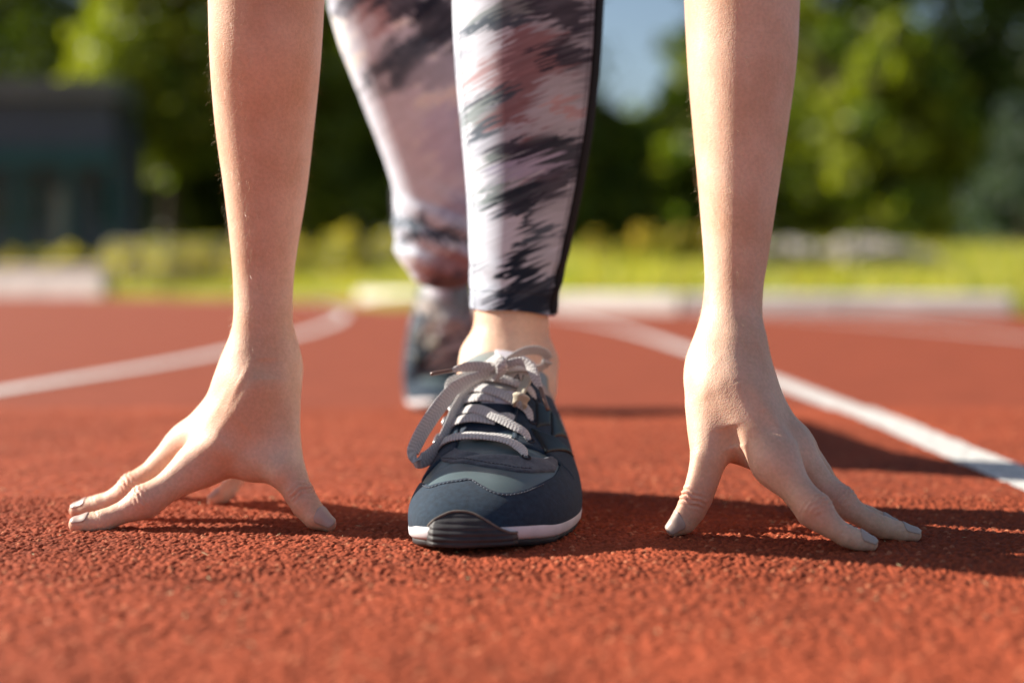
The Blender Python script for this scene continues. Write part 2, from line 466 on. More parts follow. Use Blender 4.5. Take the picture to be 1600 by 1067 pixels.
def tree(px, D, base_z, height, width, palette, label, clumps=110, per=75, size=0.20, trunk=0.22, crown_lo=0.12, shape='round', group='trees beyond the grass'):
    rng = np.random.default_rng(int(px * 7 + D * 131) & 0xFFFF)
    x = (px - 800) / FPX * D
    root = empty('conifer_tree' if shape == 'cone' else 'leafy_tree', (x, D, base_z))
    thing(root, label, 'tree', group)
    # trunk with limbs
    pts = spline(np.array([[0, 0, -0.3], [0.1 * rng.normal() * 2, 0, height * 0.3], [0.15 * rng.normal() * 2, 0.1, height * 0.85]]), 8)
    parts = [tube(pts, np.linspace(trunk, trunk * 0.25, 8), 8)]
    for k in range(7):
        h = height * (0.22 + 0.6 * rng.random()); a = rng.random() * 6.28
        ln = width * (0.3 + 0.3 * rng.random()) * (1.0 if shape == 'round' else (1 - h / height))
        b = pts[min(7, int(h / height * 8))] * 1.0; b[2] = h
        parts.append(tube(spline(np.array([b, b + [math.cos(a) * ln * 0.5, math.sin(a) * ln * 0.5, ln * 0.3], b + [math.cos(a) * ln, math.sin(a) * ln, ln * 0.75]]), 5), np.linspace(trunk * 0.4, trunk * 0.1, 5), 6))
    V, F = join_lists(parts)
    mk('trunk', V, F, M['bark'], root)
    cl = []
    for k in range(clumps):
        hh = crown_lo + (1 - crown_lo) * rng.random() ** 0.9
        if shape == 'cone':
            rad = width / 2 * (1 - hh) ** 0.8 + 0.1
        else:
            q = (hh - crown_lo) / (1 - crown_lo); rad = width / 2 * (math.sin(math.pi * min(1, 0.16 + 0.84 * q)) ** 0.6)
        a = rng.random() * 6.28; rr = rad * rng.random() ** 0.5
        cl.append([math.cos(a) * rr, math.sin(a) * rr, hh * height, (0.10 + 0.09 * rng.random()) * width])
    V, F, c = leaf_cloud(rng, np.array(cl), per, size, palette)
    mk('crown', V, F, M['leaf'], root, smooth=False, col=c)
    return root


def bush(name, px, D, base_z, w, h, palette, label, cat, group, n=26, per=60, size=0.045, flower=None, fl_n=0):
    rng = np.random.default_rng(int(px * 13 + D * 57) & 0xFFFF)
    root = empty(name, ((px - 800) / FPX * D, D, base_z)); thing(root, label, cat, group)
    cl = np.column_stack([(rng.random(n) - 0.5) * w, (rng.random(n) - 0.5) * w * 0.8, h * (0.12 + 0.78 * rng.random(n)), (0.14 + 0.1 * rng.random(n)) * min(w, h * 1.4)])
    V, F, c = leaf_cloud(rng, cl, per, size, palette)
    mk('foliage', V, F, M['leaf'], root, smooth=False, col=c)
    V, F = join_lists([tube(np.array([[0.05 * w * math.cos(k), 0.05 * w * math.sin(k), -0.1], [0.2 * w * math.cos(k * 2.1), 0.2 * w * math.sin(k * 2.1), h * 0.7]]), [0.02, 0.006], 5) for k in range(5)])
    mk('stem', V, F, M['bark'], root)
    if flower is not None:
        cl2 = cl.copy(); cl2[:, 2] += 0.05 * h; cl2[:, 3] *= 1.08
        V, F, c = leaf_cloud(rng, cl2, fl_n, size * 0.9, flower, 0.9)
        o = mk('blossom', V, F, M['petal'], root, smooth=False, col=c)
        o['kind'] = 'stuff'
    return root


def build_setting():
    # lawn: rises gently beyond the track to the line of trees
    xs = np.linspace(-70, 70, 71); ys = np.concatenate([np.linspace(-60, 8, 6), np.linspace(9, 60, 52), np.array([80, 140, 400, 1500])])
    X, Y = np.meshgrid(xs, ys, indexing='xy')
    X = np.where(np.abs(X) > 60, X * 20, X)
    edge = np.interp(X, [-60, -16, -10, -7, -1.9, -0.8, 0.4, 3.2, 12, 60], [60, 33, 27.6, 25.5, 17.6, 14.2, 10.0, 8.35, 8.3, 8.3])
    q = np.clip(Y - edge - 0.4, 0, 60)
    Z = np.where(Y > edge + 0.2, 0.06 + 0.055 * np.minimum(q, 14) + 0.02 * (vnoise(X / 2, Y / 2, 70) - 0.5) * np.minimum(q, 3), -0.06)
    structure(mk('lawn', np.stack([X.ravel(), Y.ravel(), Z.ravel()], 1), grid_faces(len(ys), len(xs)), M['grass']))
    # tufts of long grass along its near edge
    rng = np.random.default_rng(5)
    n = 16000
    gx = rng.uniform(-9, 9, n); e = np.interp(gx, [-60, -16, -10, -7, -1.9, -0.8, 0.4, 3.2, 12, 60], [60, 33, 27.6, 25.5, 17.6, 14.2, 10.0, 8.35, 8.3, 8.3])
    gy = e + 0.45 + 13 * rng.random(n) ** 1.5
    gz = 0.06 + 0.055 * np.minimum(gy - e - 0.4, 14)
    hgt = rng.uniform(0.06, 0.20, n) * (0.6 + 0.8 * vnoise(gx / 1.2, gy / 1.2, 72)); a = rng.random(n) * 6.28; wd = 0.012
    b = np.stack([gx, gy, gz - 0.02], 1); dx = np.stack([np.cos(a), np.sin(a), 0 * a], 1) * wd
    tip = b + np.stack([rng.normal(size=n) * 0.05, rng.normal(size=n) * 0.05, hgt + 0.02], 1)
    V = np.stack([b - dx, b + dx, tip], 1).reshape(-1, 3)
    pal = np.array([(0.26, 0.29, 0.032), (0.34, 0.32, 0.042), (0.46, 0.38, 0.075), (0.18, 0.23, 0.03)])
    o = mk('grass', V, np.arange(3 * n).reshape(-1, 3), M['leaf'], smooth=False, col=np.repeat(pal[rng.integers(0, 4, n)] * rng.uniform(0.8, 1.2, (n, 1)), 3, 0))
    o['kind'] = 'stuff'
    # low pale kerb that bounds the track
    kx = np.array([(2.95, 8.40), (0.4, 9.75), (-0.45, 12.2), (-1.05, 14.8), (-1.80, 17.4)])
    kerb = empty('kerb', (0.5, 9.8, 0))
    kerb['kind'] = 'structure'
    pth = spline(np.column_stack([kx, np.zeros(len(kx))]), 260)[:, :2]
    L = np.concatenate([[0], np.cumsum(np.linalg.norm(np.diff(pth, axis=0), axis=1))])
    k = 0; s0 = 0.0
    while s0 < L[-1] - 0.3:
        s1 = min(s0 + 0.99, L[-1])
        q = np.stack([np.interp([s0, s1], L, pth[:, d]) for d in (0, 1)], 1)
        t = (q[1] - q[0]) / np.linalg.norm(q[1] - q[0]); nr = np.array([t[1], -t[0]])
        if nr[1] < 0: nr = -nr
        hw = 0.10
        prof = [(-hw, -0.05), (-hw, 0.104), (-hw + 0.02, 0.120), (hw - 0.02, 0.122), (hw, 0.105), (hw, -0.05)]
        V = np.array([[*(q[e_] + nr * a_), z_] for e_ in (0, 1) for a_, z_ in prof]) - np.array([0.5, 9.8, 0])
        F = [[i, (i + 1) % 6, 6 + (i + 1) % 6, 6 + i] for i in range(6)] + [[5, 4, 3, 2, 1, 0], [6, 7, 8, 9, 10, 11]]
        mk('kerb_stone', V, F, M['concrete'], kerb, smooth=False)
        s0 = s1 + 0.012; k += 1
    # red rubber strip that runs up to the kerb's end on the right
    # low white wall far on the left
    w = empty('low_wall', (-8.35, 26.0, 0)); w.rotation_euler = (0, 0, R(-33)); thing(w, 'low white wall at the far left edge of the track', 'wall')
    for i in range(4):
        V, F = box(-2.3 + i * 0.92, -2.3 + i * 0.92 + 0.914, -0.12, 0.12, -0.1, 0.49); mk('wall_block', V, F, M['concrete'], w, smooth=False)
    V, F = box(-2.34, 1.42, -0.16, 0.16, 0.491, 0.55); mk('coping', V, F, M['concrete'], w, smooth=False)
    # rail fence in front of the lawn on the left
    fn = empty('rail_fence', (-5.6, 24.0, 0.2)); thing(fn, 'low rail fence in front of the yellow bushes at left', 'fence')
    for i in range(7):
        V, F = tube(np.array([[-1.2 + i * 0.95, 0, -0.3], [-1.2 + i * 0.95, 0, 0.74]]), 0.022, 8); mk('post', V, F, M['fence_steel'], fn)
    for z in (0.12, 0.32, 0.52, 0.72):
        V, F = tube(np.array([[-1.2, 0, z], [4.55, 0, z]]), 0.014, 6); mk('rail', V, F, M['fence_steel'], fn)
    # sports pavilion at left
    D = 34.0
    def X_(px): return (px - 800) / FPX * D
    def Z_(py): return CAMH - (py - HZ) / FPX * D
    pv = empty('pavilion', (X_(60), D, 0.8)); thing(pv, 'dark clad sports pavilion with grey fascia and teal posts behind the left lawn', 'building')
    o0 = np.array([X_(60), D, 0.8])
    def pb(name, x0, x1, y0, y1, z0, z1, mat, parent=None):
        V, F = box(x0, x1, y0, y1, z0, z1)
        return mk(name, V - (o0 if parent is None or parent is pv else o0), F, M[mat], parent or pv, smooth=False)
    zr, zp, zt, zb = Z_(126), Z_(155), Z_(228), Z_(372)
    pb('roof', X_(-140), X_(186), D - 0.3, D + 3.0, zp, zr, 'fascia')
    n_p = 8
    for i in range(n_p):
        xa, xb = X_(-130) + (X_(178) - X_(-130)) * i / n_p, X_(-130) + (X_(178) - X_(-130)) * (i + 1) / n_p - 0.015
        pb('cladding_panel', xa, xb, D, D + 0.08, zt, zp - 0.004, 'panel_slate')
    pb('wall', X_(-130), X_(178), D + 1.6, D + 2.9, 0.15, zp - 0.02, 'panel_slate')
    pb('lintel', X_(-130), X_(180), D - 0.05, D + 0.12, Z_(262), zt - 0.006, 'teal_paint')
    for px in (-120, -40, 28, 108, 177):
        pb('post', X_(px) - 0.09, X_(px) + 0.09, D - 0.06, D + 0.10, 0.15, Z_(262) - 0.004, 'teal_paint')
    for a_, b_ in ((-100, -10), (8, 36), (120, 165)):
        fr = pb('window', X_(a_), X_(b_), D + 1.52, D + 1.59, Z_(345), Z_(275), 'teal_paint')
        pb('pane', X_(a_) + 0.08, X_(b_) - 0.08, D + 1.50, D + 1.516, Z_(345) + 0.08, Z_(275) - 0.08, 'dark_glass', fr)
    dr = pb('door', X_(52), X_(84), D + 1.50, D + 1.58, 0.36, Z_(290), 'grey_door')
    pb('handle', X_(79), X_(81), D + 1.44, D + 1.495, Z_(335), Z_(325), 'fence_steel', dr)
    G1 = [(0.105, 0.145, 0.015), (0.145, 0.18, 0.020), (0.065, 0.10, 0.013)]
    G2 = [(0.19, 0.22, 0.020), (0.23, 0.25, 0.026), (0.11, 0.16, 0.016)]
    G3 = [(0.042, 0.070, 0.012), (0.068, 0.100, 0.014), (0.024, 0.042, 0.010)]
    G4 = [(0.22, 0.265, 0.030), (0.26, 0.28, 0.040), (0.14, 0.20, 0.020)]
    BL = [(0.045, 0.075, 0.065), (0.065, 0.095, 0.085), (0.030, 0.055, 0.045)]
    bz = 0.8
    # the wood behind them, one dark mass with a gap where the sky shows
    rng = np.random.default_rng(11)
    n = 520
    wx = rng.uniform(-34, 34, n); wy = rng.uniform(58, 64, n); wz = rng.uniform(0.5, 10.5, n)
    ppx = wx / wy * FPX + 800; ppy = HZ - (wz - CAMH) / wy * FPX
    keep = ~(((ppx > 915) & (ppx < 1055) & (ppy < 185)) | ((ppx > 195) & (ppx < 265) & (ppy < 60)))
    cl = np.column_stack([wx, wy, wz, rng.uniform(1.0, 1.7, n)])[keep]
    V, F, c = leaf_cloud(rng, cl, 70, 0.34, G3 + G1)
    o = mk('distant_wood', V, F, M['leaf'], smooth=False, col=c); o['kind'] = 'stuff'
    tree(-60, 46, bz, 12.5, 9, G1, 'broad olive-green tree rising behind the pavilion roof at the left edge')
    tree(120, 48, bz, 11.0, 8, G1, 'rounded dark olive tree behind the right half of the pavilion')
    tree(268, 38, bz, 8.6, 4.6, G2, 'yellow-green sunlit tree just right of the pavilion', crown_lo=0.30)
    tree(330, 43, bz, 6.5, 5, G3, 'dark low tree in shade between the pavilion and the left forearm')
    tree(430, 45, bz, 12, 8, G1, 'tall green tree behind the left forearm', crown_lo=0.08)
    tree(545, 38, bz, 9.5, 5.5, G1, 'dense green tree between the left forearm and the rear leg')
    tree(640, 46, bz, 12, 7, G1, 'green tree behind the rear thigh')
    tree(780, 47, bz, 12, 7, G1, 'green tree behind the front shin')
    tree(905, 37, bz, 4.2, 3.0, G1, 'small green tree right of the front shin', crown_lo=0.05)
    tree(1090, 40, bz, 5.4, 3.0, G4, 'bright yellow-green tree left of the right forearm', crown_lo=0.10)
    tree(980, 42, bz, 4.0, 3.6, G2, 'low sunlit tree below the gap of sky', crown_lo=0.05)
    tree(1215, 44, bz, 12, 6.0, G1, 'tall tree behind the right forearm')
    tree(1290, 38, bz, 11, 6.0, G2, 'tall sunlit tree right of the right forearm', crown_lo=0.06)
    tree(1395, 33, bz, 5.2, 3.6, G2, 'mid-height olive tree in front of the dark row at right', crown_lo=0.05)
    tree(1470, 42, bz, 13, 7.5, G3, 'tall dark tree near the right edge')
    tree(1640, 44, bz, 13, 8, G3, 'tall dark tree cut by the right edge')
    tree(1590, 24, 0.62, 2.6, 2.2, BL, 'blue-grey spruce at the right edge above the lawn', shape='cone', crown_lo=0.02, clumps=60, size=0.07, trunk=0.08)
    YL = [(0.36, 0.31, 0.05), (0.26, 0.25, 0.035), (0.46, 0.38, 0.09)]
    WH = [(0.72, 0.66, 0.60), (0.62, 0.56, 0.52)]
    YF = [(0.60, 0.42, 0.03), (0.50, 0.40, 0.05)]
    GB = [(0.12, 0.16, 0.02), (0.17, 0.19, 0.03)]
    for px, D, w_, h_, lab in ((60, 30.5, 1.8, 0.75, 'yellow-green bush above the far white wall, leftmost'), (130, 30.5, 1.7, 0.7, 'yellow-green bush above the right end of the far white wall'), (235, 27, 1.4, 0.8, 'yellowish bush right of the white wall'),
                              (300, 26, 1.3, 0.85, 'pale yellow bush left of the left forearm'), (495, 26, 1.3, 0.9, 'pale yellow bush just right of the left forearm'), (565, 25, 1.2, 0.95, 'yellow-green bush left of the rear knee'), (405, 27, 1.4, 0.85, 'yellow bush behind the left forearm')):
        bush('shrub', px, D, 0.18, w_, h_, YL, lab, 'bush', 'yellowish bushes along the far lawn', size=0.06)
    for px, D, w_, h_, lab in ((1215, 14.5, 0.62, 0.36, 'white flowering shrub right beside the right forearm'), (1290, 14.7, 0.66, 0.38, 'white flowering shrub second from the right forearm'), (1360, 14.4, 0.62, 0.36, 'white flowering shrub third from the right forearm'), (1415, 14.6, 0.45, 0.28, 'white flowering shrub at the right end of the bed')):
        bush('flowering_shrub', px, D, 0.24, w_, h_, GB, lab, 'shrub', 'white flowering shrubs on the right lawn', per=30, size=0.035, flower=WH, fl_n=70)
    for px, D, w_, h_, lab in ((1055, 17, 0.9, 0.42, 'yellow flowering shrub left of the right forearm'), (975, 18, 0.9, 0.40, 'low green and yellow shrub right of the front shin'), (1130, 17.5, 0.9, 0.45, 'yellow flowering shrub behind the right forearm')):
        bush('flowering_shrub', px, D, 0.42, w_, h_, GB, lab, 'shrub', 'yellow flowering shrubs on the right lawn', per=40, size=0.04, flower=YF, fl_n=22)


def join_lists(parts):
    Vs, Fs, o = [], [], 0
    for V, F in parts:
        Vs.append(np.asarray(V)); Fs += [[i + o for i in f] for f in F]; o += len(V)
    return np.concatenate(Vs), Fs


def build_debris():
    rng = np.random.default_rng(9)
    parts = []; n = 150
    for k in range(n):
        y = 0.58 + 0.75 * rng.random(); x = (rng.random() - 0.5) * 0.85 * y
        a = rng.random() * 6.28; ln = rng.uniform(0.0015, 0.0055) if rng.random() < 0.75 else rng.uniform(0.006, 0.010); w = rng.uniform(0.0004, 0.0011)
        h0 = float(granules(np.array([x]), np.array([y]))[0][0]) + 0.0012
        u = np.array([math.cos(a), math.sin(a), rng.normal() * 0.15]) * ln / 2; v = np.array([-math.sin(a), math.cos(a), 0.2]) * w / 2; c = np.array([x, y, h0])
        up = np.array([0, 0, w * 0.5])
        V = np.array([c - u, c - u * 0.4 + v, c + u * 0.5 + v * 0.8, c + u, c + u * 0.5 - v * 0.8, c - u * 0.4 - v, c + up])
        parts.append((V, np.array([[i, (i + 1) % 6, 6] for i in range(6)])))
    V, F = join(parts)
    o = mk('dry_chaff', V, F, M['straw'], smooth=False); o['kind'] = 'stuff'


M['straw'] = material('straw', (0.46, 0.36, 0.20), 0.8, 0.3, noise=(200, 0.5, 1.3))
build_track()
build_debris()
build_setting()


# ------------------------------------------------------------------ organic surfaces: smooth unions of tapered limbs, meshed on a grid
def smin(a, b, k):
    if k <= 0: return np.minimum(a, b)
    h = np.maximum(k - np.abs(a - b), 0) / k
    return np.minimum(a, b) - h * h * k * 0.25


def seg(p, a, b, ra, rb, nrm=None, fl=1.0):
    """Distance to a tapered limb a-b; with nrm the section is flattened by fl along nrm."""
    q = p - a
    ab = b - a
    if nrm is not None:
        s = fl - 1.0
        q = q + s * (q @ nrm)[:, None] * nrm
        ab = ab + s * (ab @ nrm) * nrm
    t = np.clip((q @ ab) / (ab @ ab), 0, 1)
    d = np.linalg.norm(q - t[:, None] * ab, axis=1) - (ra + (rb - ra) * t)
    return d if nrm is None else d / max(1.0, fl ** 0.5)


def chain(p, nodes, k, nrm=None, fl=1.0):
    d = None
    for (a, ra), (b, rb) in zip(nodes[:-1], nodes[1:]):
        e = seg(p, a, b, ra, rb, nrm, fl)
        d = e if d is None else smin(d, e, k)
    return d


def ellip(p, c, r):
    q = (p - c) / r
    k0 = np.linalg.norm(q, axis=1); k1 = np.linalg.norm(q / r, axis=1) + 1e-9
    return k0 * (k0 - 1.0) / k1


def mesh_field(f, lo, hi, h, smooth=1):
    """Naive surface nets over the zero set of f."""
    lo = np.asarray(lo, float); hi = np.asarray(hi, float)
    B = 8
    nb = np.ceil((hi - lo) / (h * B)).astype(int)
    cc = np.stack(np.meshgrid(*[lo[i] + (np.arange(nb[i]) + 0.5) * h * B - h * 0.5 for i in range(3)], indexing='ij'), -1)
    fc = f(cc.reshape(-1, 3)).reshape(nb)
    keep = np.abs(fc) < h * B * 1.15
    D = np.repeat(np.repeat(np.repeat(np.where(fc > 0, 1.0, -1.0).astype(np.float32), B, 0), B, 1), B, 2)
    idx = np.argwhere(keep)
    loc = np.stack(np.meshgrid(*[np.arange(B)] * 3, indexing='ij'), -1).reshape(-1, 3)
    step = 400
    for s in range(0, len(idx), step):
        ii = (idx[s:s + step, None, :] * B + loc[None]).reshape(-1, 3)
        D[ii[:, 0], ii[:, 1], ii[:, 2]] = f(lo + ii * h)
    sg = D < 0
    cnt = np.zeros(np.array(D.shape) - 1, dtype=np.int8)
    for dx in (0, 1):
        for dy in (0, 1):
            for dz in (0, 1):
                cnt += sg[dx:D.shape[0] - 1 + dx, dy:D.shape[1] - 1 + dy, dz:D.shape[2] - 1 + dz]
    cells = np.argwhere((cnt > 0) & (cnt < 8))
    vid = np.full(cnt.shape, -1, dtype=np.int32)
    vid[cells[:, 0], cells[:, 1], cells[:, 2]] = np.arange(len(cells))
    acc = np.zeros((len(cells), 3)); n = np.zeros(len(cells))
    corners = [(x, y, z) for x in (0, 1) for y in (0, 1) for z in (0, 1)]
    for a in range(8):
        for b in range(a + 1, 8):
            ca, cb = np.array(corners[a]), np.array(corners[b])
            if np.abs(ca - cb).sum() != 1: continue
            ia, ib = cells + ca, cells + cb
            va, vb = D[ia[:, 0], ia[:, 1], ia[:, 2]], D[ib[:, 0], ib[:, 1], ib[:, 2]]
            m = (va < 0) != (vb < 0)
            t = np.where(m, va / np.where(m, va - vb, 1), 0)
            acc += np.where(m[:, None], ca + t[:, None] * (cb - ca), 0); n += m
    V = lo + (cells + acc / n[:, None]) * h
    quads = []
    for ax in range(3):
        o1, o2 = [(1, 2), (2, 0), (0, 1)][ax]
        sl0 = [slice(1, -1)] * 3; sl1 = [slice(1, -1)] * 3
        sl0[ax] = slice(0, -1); sl1[ax] = slice(1, None)
        s0, s1 = sg[tuple(sl0)], sg[tuple(sl1)]
        e = np.argwhere(s0 != s1)
        base = e.copy()
        for k in range(3):
            if k != ax: base[:, k] += 1
        flip = s0[e[:, 0], e[:, 1], e[:, 2]]
        u = np.zeros(3, int); u[o1] = 1
        v = np.zeros(3, int); v[o2] = 1
        g = lambda c: vid[c[:, 0], c[:, 1], c[:, 2]]
        q = np.stack([g(base - u - v), g(base - v), g(base), g(base - u)], 1)
        q[~flip] = q[~flip][:, ::-1]
        quads.append(q)
    F = np.concatenate(quads)
    F = F[(F >= 0).all(1)]
    for _ in range(smooth):
        sm = np.zeros_like(V); c = np.zeros(len(V))
        for a, b in ((0, 1), (1, 2), (2, 3), (3, 0)):
            np.add.at(sm, F[:, a], V[F[:, b]]); np.add.at(c, F[:, a], 1)
            np.add.at(sm, F[:, b], V[F[:, a]]); np.add.at(c, F[:, b], 1)
        V = 0.5 * V + 0.5 * sm / np.maximum(c, 1)[:, None]
    return V, F


def nd(px, py, D, r):
    return (P(px, py, D), r / FPX * D)


def nds(*a):
    return [nd(*x) for x in a]


DY = np.array([0.0, 1.0, 0.0])


# the runner's right hand (on the picture's left)
def right_hand():
    H = {}
    H['index'] = nds((316, 722, 1.000, 33), (270, 755, 0.992, 24.5), (225, 785.5, 0.985, 22), (190, 801, 0.982, 17.2), (157, 814, 0.980, 15.5), (120, 819, 0.980, 12.5))
    H['middle'] = nds((294, 694, 1.035, 30), (252, 729, 1.032, 22.5), (208, 764, 1.028, 20), (180, 779, 1.028, 16.2), (155, 789, 1.030, 15.5), (121, 797, 1.032, 12.5))
    H['ring'] = nds((320, 676, 1.070, 26), (275, 722, 1.105, 19), (258, 752, 1.122, 15), (242, 767, 1.130, 12))
    H['pinky'] = nds((352, 682, 1.090, 23), (376, 728, 1.112, 15), (356, 766, 1.102, 12.5), (333, 781, 1.093, 9.5))
    H['thumb'] = nds((430, 620, 1.012, 31), (443, 706, 1.000, 26), (456, 745, 0.990, 22), (470, 777, 0.980, 21), (490, 804, 0.974, 18.5), (513, 818.5, 0.972, 12.5))
    H['carpus'] = nd(407, 585, 1.014, 46)
    H['fill'] = [nds((405, 610, 0.996, 42), (356, 694, 0.994, 34)), nds((425, 620, 1.006, 34), (425, 690, 0.998, 30)), nds((398, 640, 1.002, 40), (398, 704, 1.000, 32)),
                 nds((340, 722, 1.006, 24), (400, 722, 1.002, 25)), nds((400, 722, 1.002, 25), (438, 735, 0.985, 24))]
    H['arm'] = [(-420, 410, 84, 0.955), (-260, 415, 90, 0.962), (-120, 417, 92.5, 0.969), (0, 416.5, 89.5, 0.976), (100, 415, 85, 0.983), (200, 414, 76, 0.997), (300, 415, 63.5, 1.005), (400, 412.5, 50, 1.009), (450, 411.5, 46, 1.010),
                (500, 411, 45.5, 1.010), (540, 410, 47, 1.012), (590, 404, 51, 1.013), (625, 398, 40, 1.012)]
    H['dors'] = {'index': (0.05, -0.35, 0.93), 'middle': (0.05, -0.25, 0.96), 'ring': (-0.2, 0.2, 0.95), 'pinky': (-0.55, -0.55, 0.62), 'thumb': (0.42, -0.72, 0.52)}
    H['ridge'] = [(P(408, 585, 0.98), P(318, 705, 0.965), 0.0055, 0.0012), (P(385, 585, 0.99), P(296, 690, 1.005), 0.005, 0.0010), (P(440, 560, 0.985), P(452, 700, 0.958), 0.005, 0.0012),
                  (P(352, 690, 0.975), P(380, 665, 0.98), 0.010, -0.0016), (P(415, 560, 0.985), P(418, 590, 0.98), 0.008, -0.0016)]
    H['ridge'] += [(P(395, 560, 0.98), P(345, 650, 0.975), 0.0026, 0.0006), (P(430, 420, 0.965), P(405, 560, 0.975), 0.003, 0.0006), (P(445, 250, 0.945), P(425, 430, 0.965), 0.0035, 0.0006)]
    H['bump'] = [(P(290, 682, 1.02), 0.011, 0.0024), (P(310, 706, 0.975), 0.011, 0.0024), (P(366, 556, 1.02), 0.012, 0.0012), (P(452, 548, 1.01), 0.010, 0.0010), (P(456, 700, 0.965), 0.010, 0.0012)]
    return H


def left_hand():
    H = {}
    H['index'] = nds((1210, 722, 0.932, 33), (1241, 760, 0.920, 26), (1273, 799, 0.908, 23.5), (1297, 820, 0.903, 19), (1320, 835, 0.902, 17), (1359, 849, 0.903, 12.5))
    H['middle'] = nds((1236, 700, 0.958, 29), (1272, 743, 0.950, 22.5), (1313, 785, 0.942, 20.5), (1345, 806, 0.938, 16.8), (1375, 822, 0.937, 16), (1428, 834.5, 0.938, 11.5))
    H['ring'] = nds((1240, 690, 0.982, 24), (1312, 778, 0.985, 16), (1358, 806, 0.978, 13.5), (1396, 821, 0.972, 11))
    H['pinky'] = nds((1212, 690, 1.005, 22), (1228, 748, 1.035, 14.5), (1240, 780, 1.040, 12), (1262, 796, 1.036, 10))
    H['thumb'] = nds((1113, 640, 0.968, 34), (1107, 712, 0.955, 26), (1098, 750, 0.952, 22.5), (1087, 781, 0.951, 22), (1071, 811, 0.951, 18.5), (1053, 826, 0.952, 12.5))
    H['carpus'] = nd(1138, 585, 0.980, 50)
    H['fill'] = [nds((1135, 610, 0.965, 48), (1172, 672, 0.955, 38)), nds((1118, 610, 0.975, 40), (1116, 668, 0.970, 34)), nds((1145, 640, 0.972, 46), (1190, 690, 0.958, 32)),
                 nds((1122, 690, 0.968, 24), (1150, 688, 0.975, 28)), nds((1150, 690, 0.975, 27), (1186, 712, 0.958, 22))]
    H['arm'] = [(-420, 1150, 82, 1.020), (-260, 1154, 89, 1.020), (-120, 1157, 92, 1.018), (0, 1159, 89, 1.015), (100, 1159, 84, 1.012), (200, 1156.5, 73.5, 1.008), (300, 1153.5, 61.5, 1.004), (400, 1150, 50, 1.000), (450, 1146.5, 45.5, 0.997),
                (500, 1142.5, 47.5, 0.993), (535, 1141.5, 48.5, 0.988), (590, 1138, 51, 0.980), (625, 1138, 44, 0.975)]
    H['dors'] = {'index': (0.15, -0.45, 0.88), 'middle': (0.12, -0.30, 0.95), 'ring': (0.1, -0.2, 0.97), 'pinky': (0.2, 0.0, 0.97), 'thumb': (-0.45, -0.72, 0.50)}
    H['ridge'] = [(P(1150, 590, 0.94), P(1203, 700, 0.905), 0.0055, 0.0016), (P(1168, 590, 0.945), P(1228, 682, 0.93), 0.005, 0.0013), (P(1192, 640, 0.93), P(1234, 742, 0.92), 0.006, -0.0016), (P(1098, 580, 0.955), P(1092, 690, 0.925), 0.005, 0.0010),
                  (P(1140, 668, 0.935), P(1152, 700, 0.935), 0.009, -0.0020), (P(1110, 560, 0.945), P(1140, 580, 0.935), 0.007, -0.0012)]
    H['ridge'] += [(P(1165, 560, 0.935), P(1190, 660, 0.915), 0.0026, 0.0006), (P(1125, 400, 0.955), P(1150, 560, 0.94), 0.003, 0.0006), (P(1165, 220, 0.94), P(1130, 410, 0.955), 0.0035, 0.0007)]
    H['bump'] = [(P(1212, 708, 0.902), 0.0125, 0.0012), (P(1242, 690, 0.93), 0.010, 0.0024), (P(1098, 535, 0.975), 0.011, 0.0012), (P(1186, 520, 0.975), 0.012, 0.0016), (P(1092, 715, 0.935), 0.010, 0.0012)]
    return H


